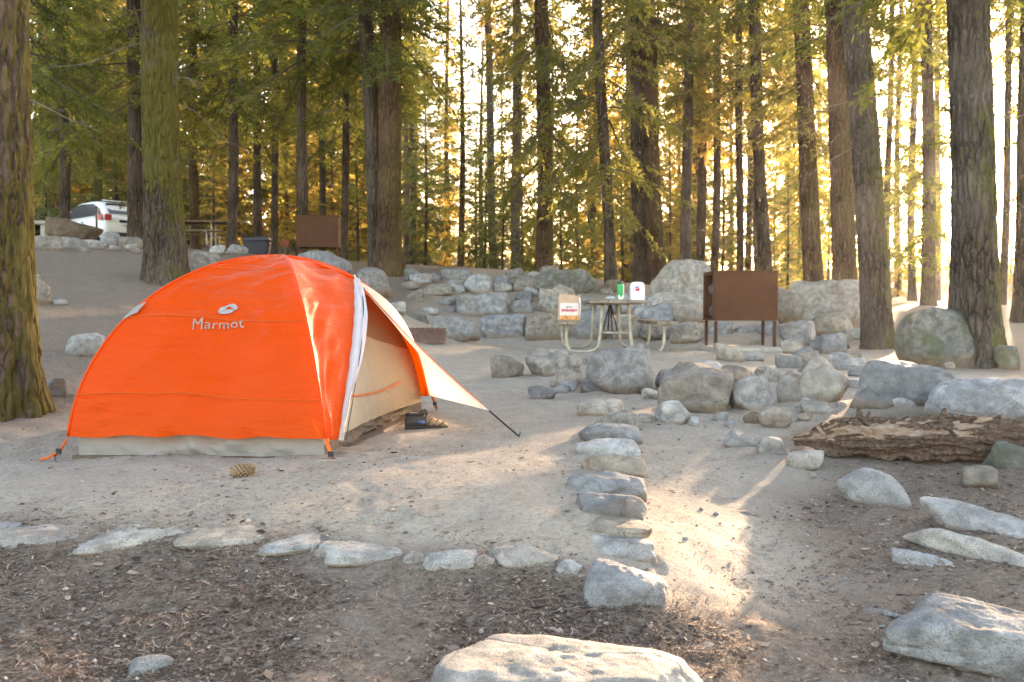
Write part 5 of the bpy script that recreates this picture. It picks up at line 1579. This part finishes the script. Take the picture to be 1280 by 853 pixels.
def build_table(loc, rz, label, group, woodm='weathered_wood'):
    root = empty('picnic_table', loc, label, 'table', group, rz)
    def part(mb, name, mat, par=root, smooth=False): return mb.build(name, M[mat], par, smooth, world=False)
    for k in range(3):
        part(MB().box((-.27 + .27 * k, 0, .745), (.262, 2.35, .045), bev=.006), 'table_plank', woodm)
    for sx in (-1, 1):
        for k in range(2): part(MB().box((sx * (.70 + (-.075 + .15 * k)), 0, .445), (.143, 2.35, .045), bev=.006), 'bench_plank', woodm)
    for y in (-.78, .78):
        for sx in (-1, 1):
            pts = [(sx * .70, y, .42), (sx * .70, y, .20), (sx * .685, y, .09), (sx * .62, y, .035), (sx * .50, y, .030), (sx * .36, y, .034), (sx * .255, y, .09), (sx * .225, y, .22), (sx * .205, y, .45), (sx * .19, y, .72)]
            part(MB().tube(smooth_path(pts, 5), .026, 12), 'leg', 'galvanised', smooth=True)
            part(MB().box((sx * .70, y, .412), (.27, .045, .02)), 'bench_bracket', 'galvanised')
        part(MB().box((0, y, .712), (.74, .045, .02)), 'top_bracket', 'galvanised')
        part(MB().tube([(-.21, y, .30), (.21, y, .30)], .018, 10), 'crossbar', 'galvanised', smooth=True)
        part(MB().tube([(-.04, y * .97, .31), (.0, y * .12, .715)], .012, 8), 'diagonal_brace', 'dark_steel', smooth=True)
        part(MB().tube([(.04, y * .97, .31), (.0, y * .12, .715)], .012, 8), 'diagonal_brace', 'dark_steel', smooth=True)
    return root
TX, TY = 1.50, 13.45; TZ = tz(TX, TY) - .005
build_table((TX, TY, TZ), R(-1), 'weathered picnic table with curved steel legs standing on the terrace', 'picnic tables')
fx = at(232, 312, 25.0)
build_table((fx.x, fx.y, tz(fx.x, fx.y)), R(94), 'far brown picnic table half hidden behind the moss-covered trunk', 'picnic tables', 'far_wood_brown')

# ------------------------------------------------------------------ things on the table
def build_bag():
    simple('paper_tan', (.52, .36, .26), .85, var=.06); simple('paper_white', (.72, .66, .60), .7, var=.04)
    simple('print_pink', (.60, .10, .17), .7); simple('print_purple', (.33, .20, .40), .7); simple('print_orange', (.75, .28, .09), .7, var=.3, scale=30)
    simple('plastic_white', (.82, .82, .84), .45, var=.03); simple('plastic_green', (.012, .36, .12), .4, var=.06); simple('cap_dark', (.02, .06, .05), .5)
    simple('print_blue', (.13, .22, .55), .5); simple('print_red', (.62, .06, .09), .5); simple('cloth_grey', (.36, .37, .39), .9)
    x, y = at(711, 400, 12.75).x, 12.75; z = TZ + .4705
    root = empty('paper_sack', (x, y, z), 'open tan paper sack with printed front standing on the left bench', 'bag')
    w, d, h = .31, .17, .37
    V = []; F = []; nz, nn = 12, 28
    for j in range(nz + 1):
        t = j / nz
        for k in range(nn):
            q = 2 * math.pi * k / nn; c, s = math.cos(q), math.sin(q)
            px = math.copysign(abs(c) ** .35, c) * w / 2 * (1 + .03 * math.sin(t * 5)); py = math.copysign(abs(s) ** .35, s) * d / 2 * (1 - .1 * t)
            zz = t * h * (1 + .045 * math.sin(q * 3 + 1) * (t > .95))
            nz_ = .006 * vn(q * 3, t * 7, 61)
            V.append((x + px + nz_, y + py + nz_, z + zz))
    for j in range(nz):
        for k in range(nn): F.append((j * nn + k, j * nn + (k + 1) % nn, (j + 1) * nn + (k + 1) % nn, (j + 1) * nn + k))
    F.append(tuple(range(nn - 1, -1, -1)))
    link('sack', mesh_from('sack', V, F, M['paper_tan']), root)
    def pr(dx, dz, ww, hh, mat, nm='print', off=.009): MB().box((x + dx, y - d / 2 - off * .3, z + dz), (ww, off, hh)).build(nm, M[mat], root)
    pr(0, .155, .265, .20, 'paper_white', 'label_ground', .012)
    pr(0, .045, .27, .05, 'print_orange', 'flame_band', .016)
    for k in range(9): MB().add([(x - .125 + k * .03, y - d / 2 - .012, z + .068), (x - .105 + k * .03, y - d / 2 - .012, z + .068), (x - .115 + k * .03 + .005, y - d / 2 - .011, z + .085 + .018 * ((k * 7) % 3) / 2)], [(0, 1, 2)]).build('flame', M['print_orange'], root)
    for k in range(9): pr(-.10 + k * .025, .152, .019, .032 if k % 3 else .042, 'print_pink', 'print_letter', .018)
    for k in range(3): pr(-.03 + k * .028, .20, .02, .022, 'print_purple', 'print_letter', .018)
    # rolled white plastic lining hanging over the left and right side
    for sx in (1,): MB().tube([(x + sx * w * .49, y - .06, z + .34), (x + sx * (w * .5 + .006), y - .06, z + .24), (x + sx * (w * .5 + .004), y - .06, z + .12), (x + sx * w * .49, y - .06, z + .01)], [.006, .011, .010, .006], 8).build('liner_fold', M['plastic_white'], root, True)
build_bag()

def on_table(px, Y):
    p = at(px, 368, Y); return p.x, Y, TZ + .7695
def build_bottle():
    x, y, z = on_table(775.5, 12.8)
    root = empty('green_bottle', (x, y, z), 'tall green cylindrical bottle with dark cap on the picnic table', 'bottle')
    MB().lathe([(.046, 0), (.05, .006), (.05, .205), (.046, .22), (.03, .232), (.03, .24)], (x, y, z), 24).build('body', M['plastic_green'], root, True)
    MB().lathe([(.034, .238), (.034, .272), (.028, .278)], (x, y, z), 20).build('cap', M['cap_dark'], root, True)
    V = []; F = []
    for k in range(9):
        q = -2.35 + k * .17 - .9 + .9
        for zz in (.01, .06 + .02 * math.sin(k)): V.append((x + .0515 * math.cos(q), y + .0515 * math.sin(q), z + zz))
    for k in range(8): F.append((2 * k, 2 * k + 2, 2 * k + 3, 2 * k + 1))
    MB().add(V, F).build('white_print', M['plastic_white'], root)
    V = []; F = []
    for k in range(5):
        q = -.75 + k * .16
        for zz in (.02, .20): V.append((x + .0515 * math.cos(q), y + .0515 * math.sin(q), z + zz))
    for k in range(4): F.append((2 * k, 2 * k + 2, 2 * k + 3, 2 * k + 1))
    MB().add(V, F).build('white_stripe', M['plastic_white'], root)
build_bottle()
def build_jug():
    x, y, z = on_table(796.5, 12.9)
    root = empty('white_jug', (x, y, z), 'white plastic jug with small red and blue label on the picnic table', 'jug')
    V = []; F = []; nn = 28
    prof = [(0, .96), (.008, 1), (.17, 1), (.215, .97), (.245, .86), (.262, .66), (.268, .3)]
    for (zz, sc) in prof:
        for k in range(nn):
            q = 2 * math.pi * k / nn; c, s = math.cos(q), math.sin(q)
            V.append((x + math.copysign(abs(c) ** .4, c) * .108 * sc, y + math.copysign(abs(s) ** .5, s) * .06 * sc, z + zz))
    for j in range(len(prof) - 1):
        for k in range(nn): F.append((j * nn + k, j * nn + (k + 1) % nn, (j + 1) * nn + (k + 1) % nn, (j + 1) * nn + k))
    F.append(tuple(range(nn - 1, -1, -1))); F.append(tuple((len(prof) - 1) * nn + k for k in range(nn)))
    link('body', mesh_from('body', V, F, M['plastic_white']), root)
    lb = MB().box((x, y - .0605, z + .165), (.085, .003, .085)).build('label', M['plastic_white'], root)
    MB().box((x - .012, y - .0625, z + .187), (.05, .002, .032)).build('print', M['print_blue'], lb)
    MB().box((x - .006, y - .0630, z + .150), (.062, .002, .034)).build('print', M['print_red'], lb)
    MB().box((x + .012, y - .0645, z + .168), (.02, .002, .03)).build('print', M['print_red'], lb)
build_jug()
def build_cloth():
    x, y, z = on_table(764, 12.7)
    V, F = rock_shape(.16, .14, .06, 7, 'round', 4)
    V = V * (1 + .18 * fbm(V * 40, 3, 3)[:, None])
    o = link('crumpled_cloth', mesh_from('crumpled_cloth', V, F, M['cloth_grey'])); o.location = (x, y, z + .026)
    tag(o, 'crumpled grey cloth lying at the front edge of the picnic table', 'cloth')
build_cloth()

# ------------------------------------------------------------------ food lockers
def mat_rust():
    t = NT('locker_brown'); p = t.coord('Object'); a = t.noise(p, 2.2, 4, .6, .5); b = t.noise(p, 24, 5, .7)
    c = t.ramp(a, [(.3, (.070, .026, .012)), (.7, (.105, .042, .019))])
    c = t.mix(t.ramp(b, [(.58, 0.0), (.72, .6)]), c, (.14, .052, .02))
    M['locker_brown'] = t.done(t.pbsdf(c, .65, t.bump(b, .15, .002), spec=.2))
mat_rust()
simple('concrete', (.40, .37, .32), .9, scale=18, bumpd=.006)
simple('locker_inside', (.05, .03, .02), .8)
def build_locker(loc, rz, label, slab=True, sc=1.0):
    root = empty('food_locker', loc, label, 'locker', 'brown steel food lockers', rz)
    W_, D_, H0, H1 = .95 * sc, .62 * sc, .40 * sc, 1.13 * sc
    def part(mb, name, mat='locker_brown', par=root, smooth=False): return mb.build(name, M[mat], par, smooth, world=False)
    t = .014
    part(MB().box((0, -D_ / 2, (H0 + H1) / 2), (W_, t, H1 - H0), bev=.004), 'side_panel')
    part(MB().box((0, D_ / 2, (H0 + H1) / 2), (W_, t, H1 - H0), bev=.004), 'side_panel')
    part(MB().box((W_ / 2 - t, 0, (H0 + H1) / 2), (t, D_ - 2 * t, H1 - H0 - .01)), 'back_panel')
    part(MB().box((0.006, 0, H1 + t / 2), (W_ + .02, D_ + .03, t), bev=.003), 'top_panel')
    part(MB().box((0, 0, H0 + t), (W_ - .03, D_ - 2 * t, t)), 'floor_panel')
    part(MB().box((0.02, 0, (H0 + H1) / 2), (W_ - .08, D_ - 2 * t, t)), 'shelf', 'locker_inside')
    # frame round the open left side
    for y in (-D_ / 2 + .03, D_ / 2 - .03): part(MB().box((-W_ / 2 - .004, y, (H0 + H1) / 2), (.03, .045, H1 - H0 - .004), bev=.003), 'door_frame')
    for z in (H0 + .02, H1 - .025): part(MB().box((-W_ / 2 - .004, 0, z), (.03, D_ - .12, .04), bev=.003), 'door_frame')
    for x in (-W_ / 2 + .03, W_ / 2 - .03):
        for y in (-D_ / 2 + .035, D_ / 2 - .035):
            part(MB().box((x, y, H0 / 2 + .0), (.042, .042, H0 - .012), bev=.003), 'leg')
    d = part(MB().box((-W_ / 2 + .26, D_ / 2 + .035, (H0 + H1) / 2), (.50, .016, H1 - H0 - .02), bev=.003), 'door')
    part(MB().tube([(-W_ / 2 + .40, D_ / 2 + .045, .72), (-W_ / 2 + .40, D_ / 2 + .075, .74), (-W_ / 2 + .40, D_ / 2 + .075, .82), (-W_ / 2 + .40, D_ / 2 + .045, .84)], .008, 8), 'door_handle', 'dark_steel', d, True)
    return root
bx = at(931, 437, 13.15); bz = tz(bx.x, 13.3)
build_locker((bx.x, 13.45, bz + .035), R(2), 'brown steel food locker on legs beside the picnic table')
b2 = at(396, 318, 20.6)
build_locker((b2.x, 20.9, tz(b2.x, 20.9) - .02), R(4), 'far brown steel food locker behind the tent top')
def build_slab():
    o = MB().box((bx.x - .02, 13.32, bz - .02), (1.04, 1.05, .13), rz=R(2), bev=.02).build('concrete_slab', M['concrete'])
    tag(o, 'low concrete slab under the near food locker', 'slab', kind='thing')
build_slab()
def build_sacks():
    simple('sack_pale', (.60, .57, .54), .8); simple('sack_dark', (.07, .06, .07), .7)
    for (dy, dz, w, h, m, lb, sd) in ((-.18, .42, .26, .28, 'sack_pale', 'pale food bag on the lower floor of the open locker', 1), (.12, .42, .28, .24, 'sack_dark', 'dark food bag deep in the lower half of the open locker', 2), (-.10, .78, .28, .24, 'sack_pale', 'pale food bag on the upper shelf of the open locker', 3), (.17, .78, .2, .2, 'sack_dark', 'dark food bag on the upper shelf of the open locker', 4)):
        V, F = rock_shape(.26, w, h, 200 + sd, 'round', 4)
        o = link('food_bag', mesh_from('food_bag', V, F, M[m])); o.location = (bx.x - .30, 13.45 + dy, bz + .035 + dz + h * .46 + (.016 if dz < .5 else .0))
        tag(o, lb, 'bag', 'bags stored in the food locker')
build_sacks()

# ------------------------------------------------------------------ fire ring by the wall
def build_ring():
    simple('ring_rust', (.16, .10, .085), .7, metal=.3, scale=20)
    p = ground(522, 428); c = Vector((p.x, p.y + .35, p.z))
    n = 40; V = []; F = []
    for (r, z) in ((.36, -.02), (.36, .17), (.375, .185), (.345, .185), (.34, .17), (.34, -.02)):
        for k in range(n): q = 2 * math.pi * k / n; V.append((c.x + r * math.cos(q), c.y + r * math.sin(q), c.z + z))
    for j in range(5):
        for k in range(n): F.append((j * n + k, j * n + (k + 1) % n, (j + 1) * n + (k + 1) % n, (j + 1) * n + k))
    root = empty('fire_ring', c, 'rusty steel fire ring on the ground beside the vestibule edge', 'fire ring')
    link('ring', mesh_from('ring', V, F, M['ring_rust']), root)
    for k in range(9):
        xx = -.26 + k * .065; hl = math.sqrt(.33 ** 2 - xx ** 2)
        MB().tube([(c.x + xx, c.y - hl, c.z + .19), (c.x + xx, c.y + hl, c.z + .19)], .006, 6).build('grate_bar', M['dark_steel'], root, True)
build_ring()

# ------------------------------------------------------------------ upper campsite: tote, sign, post, hearth box
def build_tote():
    simple('tote_dark', (.022, .022, .034), .5); simple('tote_lid', (.035, .035, .05), .45)
    p = at(322, 315, 23.5); z = tz(p.x, 23.5)
    root = empty('storage_tote', (p.x, 23.5, z), 'dark plastic storage tote with sagging lid in the upper campsite', 'tote')
    def bx_(z0, z1, w0, w1, d0, d1, nm, mt, sag=0):
        V = []
        for (zz, w, d) in ((z0, w0, d0), (z1, w1, d1)):
            for sx, sy in ((-1, -1), (1, -1), (1, 1), (-1, 1)): V.append((p.x + sx * w / 2, 23.5 + sy * d / 2, z + zz + (sag * sx)))
        o = MB().add(V, [(3, 2, 1, 0), (4, 5, 6, 7), (0, 1, 5, 4), (1, 2, 6, 5), (2, 3, 7, 6), (3, 0, 4, 7)]).build(nm, M[mt], root)
        md = o.modifiers.new('bevel', 'BEVEL'); md.width = .02; md.segments = 2
    bx_(-.01, .34, .58, .64, .38, .42, 'tub', 'tote_dark'); bx_(.345, .45, .70, .62, .46, .40, 'lid', 'tote_lid', .012)
    for sx in (-1, 1): MB().box((p.x + sx * .33, 23.5, z + .26), (.03, .14, .03), bev=.006).build('handle', M['tote_dark'], root)
build_tote()

def build_sign():
    simple('sign_red', (.55, .14, .10), .6); simple('post_grey', (.24, .22, .2), .7)
    p = at(356, 304, 38.0); z = tz(p.x, 38.0)
    root = empty('road_sign', (p.x, 38.0, z), 'small faded red octagonal sign on a post beyond the dark tote', 'sign')
    h = max(p.z, z + .5)
    n = 8; V = [(p.x + .2 * math.cos(math.pi / 8 + k * math.pi / 4), 37.97 + dy, h + .2 * math.sin(math.pi / 8 + k * math.pi / 4)) for dy in (0, .012) for k in range(n)]
    F = [tuple(range(n)), tuple(range(2 * n - 1, n - 1, -1))] + [(k, k + n, (k + 1) % n + n, (k + 1) % n) for k in range(n)]
    MB().add(V, F).build('plate', M['sign_red'], root)
    MB().box((p.x, 38.02, (z + h + .2) / 2 - .1), (.07, .05, h + .2 - z + .2)).build('post', M['post_grey'], root)
build_sign()

def build_post():
    simple('post_dark', (.07, .065, .06), .7)
    Y = 26.0; p = at(121, 290, Y); z = tz(p.x, Y); tp = at(121, 259, Y).z
    root = empty('thin_post', (p.x, Y, z), 'thin dark post standing in front of the white car', 'post')
    MB().box((p.x, Y, (z - .2 + tp) / 2), (.05, .05, tp - z + .2), bev=.006).build('shaft', M['post_dark'], root)
    MB().box((p.x, Y, tp + .01), (.065, .065, .02)).build('cap', M['post_dark'], root)
build_post()

def build_hearth():
    simple('hearth_dark', (.035, .03, .028), .8)
    Y = 27.0; p = at(44, 296, Y); z = tz(p.x, Y)
    root = empty('stone_hearth', (p.x, Y, z), 'dark boxy hearth with a pale slab roof behind the left edge trunk', 'hearth')
    for sx in (-1, 1): MB().box((p.x + sx * .42, Y, z + .22), (.18, .7, .56), bev=.03).build('side_wall', M['concrete'], root)
    MB().box((p.x, Y + .28, z + .22), (.70, .12, .54)).build('back_wall', M['hearth_dark'], root)
    MB().box((p.x - .05, Y, z + .555), (1.25, .85, .11), bev=.03).build('slab_roof', M['concrete'], root)
    MB().box((p.x, Y - .1, z + .26), (.66, .5, .02)).build('grate', M['hearth_dark'], root)
build_hearth()

# ------------------------------------------------------------------ white car
def build_car():
    t = NT('car_white'); M['car_white'] = t.done(t.pbsdf(t.ramp(t.noise(t.coord('Object'), 3), [(.3, (.74, .76, .77)), (.7, (.80, .81, .82))]), .28, spec=.5))
    simple('car_glass', (.03, .035, .045), .12, spec=.6, var=.1); simple('car_trim', (.025, .025, .028), .6); simple('lamp_red', (.45, .02, .015), .3, spec=.6)
    simple('tyre', (.02, .02, .02), .85); simple('rim', (.45, .46, .48), .35, metal=.8); simple('plate_pale', (.5, .52, .55), .5)
    Y = 34.5; p = at(122, 303, Y); z = tz(p.x, Y) - .02
    root = empty('parked_car', (p.x, Y, z), 'white hatchback car parked uphill behind the stones at far left', 'car', None, R(52 + 90))
    # local frame: +x forward, y left, z up
    def part(mb, name, mat, par=root, smooth=True): return mb.build(name, M[mat], par, smooth, world=False)
    def loft(secs, n=20, pw=.45):
        V = []; F = []
        for (x, hw, z0, z1) in secs:
            for k in range(n):
                q = 2 * math.pi * k / n; c, s = math.cos(q), math.sin(q)
                V.append((x, math.copysign(abs(c) ** pw, c) * hw, (z0 + z1) / 2 + math.copysign(abs(s) ** pw, s) * (z1 - z0) / 2))
        m = len(secs)
        for i in range(m - 1):
            for k in range(n): F.append((i * n + k, i * n + (k + 1) % n, (i + 1) * n + (k + 1) % n, (i + 1) * n + k))
        F.append(tuple(range(n - 1, -1, -1))); F.append(tuple((m - 1) * n + k for k in range(n)))
        return MB().add(V, F)
    body = part(loft([(-2.10, .70, .34, .92), (-2.04, .82, .26, 1.0), (-1.8, .88, .22, 1.02), (-1.0, .90, .20, 1.0), (0, .90, .20, .98), (1.0, .89, .20, .96), (1.6, .86, .22, .90), (2.0, .78, .26, .80), (2.12, .62, .34, .70)]), 'body', 'car_white')
    part(loft([(-1.98, .66, .94, 1.06), (-1.78, .72, .9, 1.36), (-1.5, .73, .9, 1.52), (-.9, .73, .9, 1.57), (-.2, .72, .9, 1.56), (.35, .70, .9, 1.46), (.8, .68, .9, 1.22), (1.15, .66, .88, .98)], pw=.38), 'cabin', 'car_white', body)
    def quad(pts, nm, mat, par=root):
        c = sum((Vector(q) for q in pts), Vector()) / len(pts)
        a = [Vector(q) for q in pts]; nrm = (a[1] - a[0]).cross(a[2] - a[0]).normalized()
        k = len(a)
        return part(MB().add([*a, *[q - nrm * .05 for q in a]], [tuple(range(k)), tuple(range(2 * k - 1, k - 1, -1))] + [(i, i + k, (i + 1) % k + k, (i + 1) % k) for i in range(k)]), nm, mat, par, False)
    for sy in (1, -1):
        o = .735
        sw = [(-1.72, sy * (o + .012), 1.05), (-1.35, sy * (o + .016), 1.03), (.72, sy * (o + .005), 1.01), (.22, sy * (o - .01), 1.40), (-.4, sy * (o - .005), 1.47), (-1.2, sy * (o - .004), 1.44), (-1.62, sy * o, 1.26)]
        quad(sw if sy < 0 else sw[::-1], 'side_window', 'car_glass')
        tl = [(-1.98, sy * .60, 1.10), (-1.98, sy * .84, 1.08), (-1.86, sy * .885, .84), (-2.10, sy * .70, .86)]
        quad([(-2.075, sy * .56, 1.02), (-2.06, sy * .78, 1.04), (-2.06, sy * .80, .84), (-2.10, sy * .60, .84)][::(1 if sy < 0 else -1)], 'tail_lamp', 'lamp_red')
        quad([(-2.03, sy * .835, 1.02), (-1.70, sy * .905, 1.02), (-1.78, sy * .905, .86), (-2.03, sy * .845, .84)][::(1 if sy < 0 else -1)], 'tail_lamp', 'lamp_red')
        part(MB().box((.62, sy * .94, 1.0), (.14, .16, .12), bev=.03), 'wing_mirror', 'car_white')
        for hx in (-.75, .25): part(MB().box((hx, sy * .905, .82), (.18, .03, .03), bev=.01), 'door_handle', 'car_trim')
        for wx in (-1.32, 1.32):
            w = MB(); w.lathe([(.20, -.10), (.30, -.10), (.325, -.07), (.325, .07), (.30, .10), (.20, .10)], (0, 0, 0), 28)
            w.v = [(v[0] + wx, v[2] + sy * .80, v[1] + .325) for v in w.v]
            wo = part(w, 'wheel', 'tyre')
            rm = MB().lathe([(.02, .0), (.20, .0), (.21, .105)], (0, 0, 0), 20); rm.v = [(v[0] + wx, sy * (v[2] + .80), v[1] + .325) for v in rm.v]
            part(rm, 'rim', 'rim', wo)
    quad([(-1.985, -.58, 1.08), (-1.985, .58, 1.08), (-1.69, .56, 1.44), (-1.69, -.56, 1.44)][::-1], 'rear_window', 'car_glass')
    part(MB().box((-1.62, 0, 1.545), (.34, 1.15, .035), ry=-.12, bev=.012), 'roof_spoiler', 'car_white')
    part(MB().box((-2.105, 0, .83), (.03, .62, .09), bev=.01), 'plate_recess', 'car_trim')
    part(MB().box((-2.125, 0, .72), (.012, .42, .11)), 'licence_plate', 'plate_pale')
    part(MB().box((-2.08, 0, .36), (.16, 1.56, .18), bev=.05), 'rear_bumper', 'car_trim')
    root.scale = (1.1, 1.1, 1.1)
build_car()

# ------------------------------------------------------------------ air
def build_haze():
    t = NT('haze')
    v = t.n('ShaderNodeVolumePrincipled')
    v.inputs['Color'].default_value = (.96, .96, .97, 1); v.inputs['Density'].default_value = HAZE; v.inputs['Anisotropy'].default_value = .7
    t.t.links.new(v.outputs[0], t.out.inputs['Volume'])
    gz = ter(*[q.ravel() for q in np.meshgrid(np.linspace(-320, 320, 40), np.linspace(-320, 320, 40))])
    x0, x1, y0, y1, z0, z1 = -320, 320, -320, 320, float(gz.min()) - 1.5, 46
    o = MB().add([(x, y, z) for z in (z0, z1) for x, y in ((x0, y0), (x1, y0), (x1, y1), (x0, y1))], [(3, 2, 1, 0), (4, 5, 6, 7), (0, 1, 5, 4), (1, 2, 6, 5), (2, 3, 7, 6), (3, 0, 4, 7)]).build('haze', t.m)
    tag(o, 'thin sunlit haze hanging between the trees', 'haze', kind='stuff')
HAZE = .0004
build_haze()
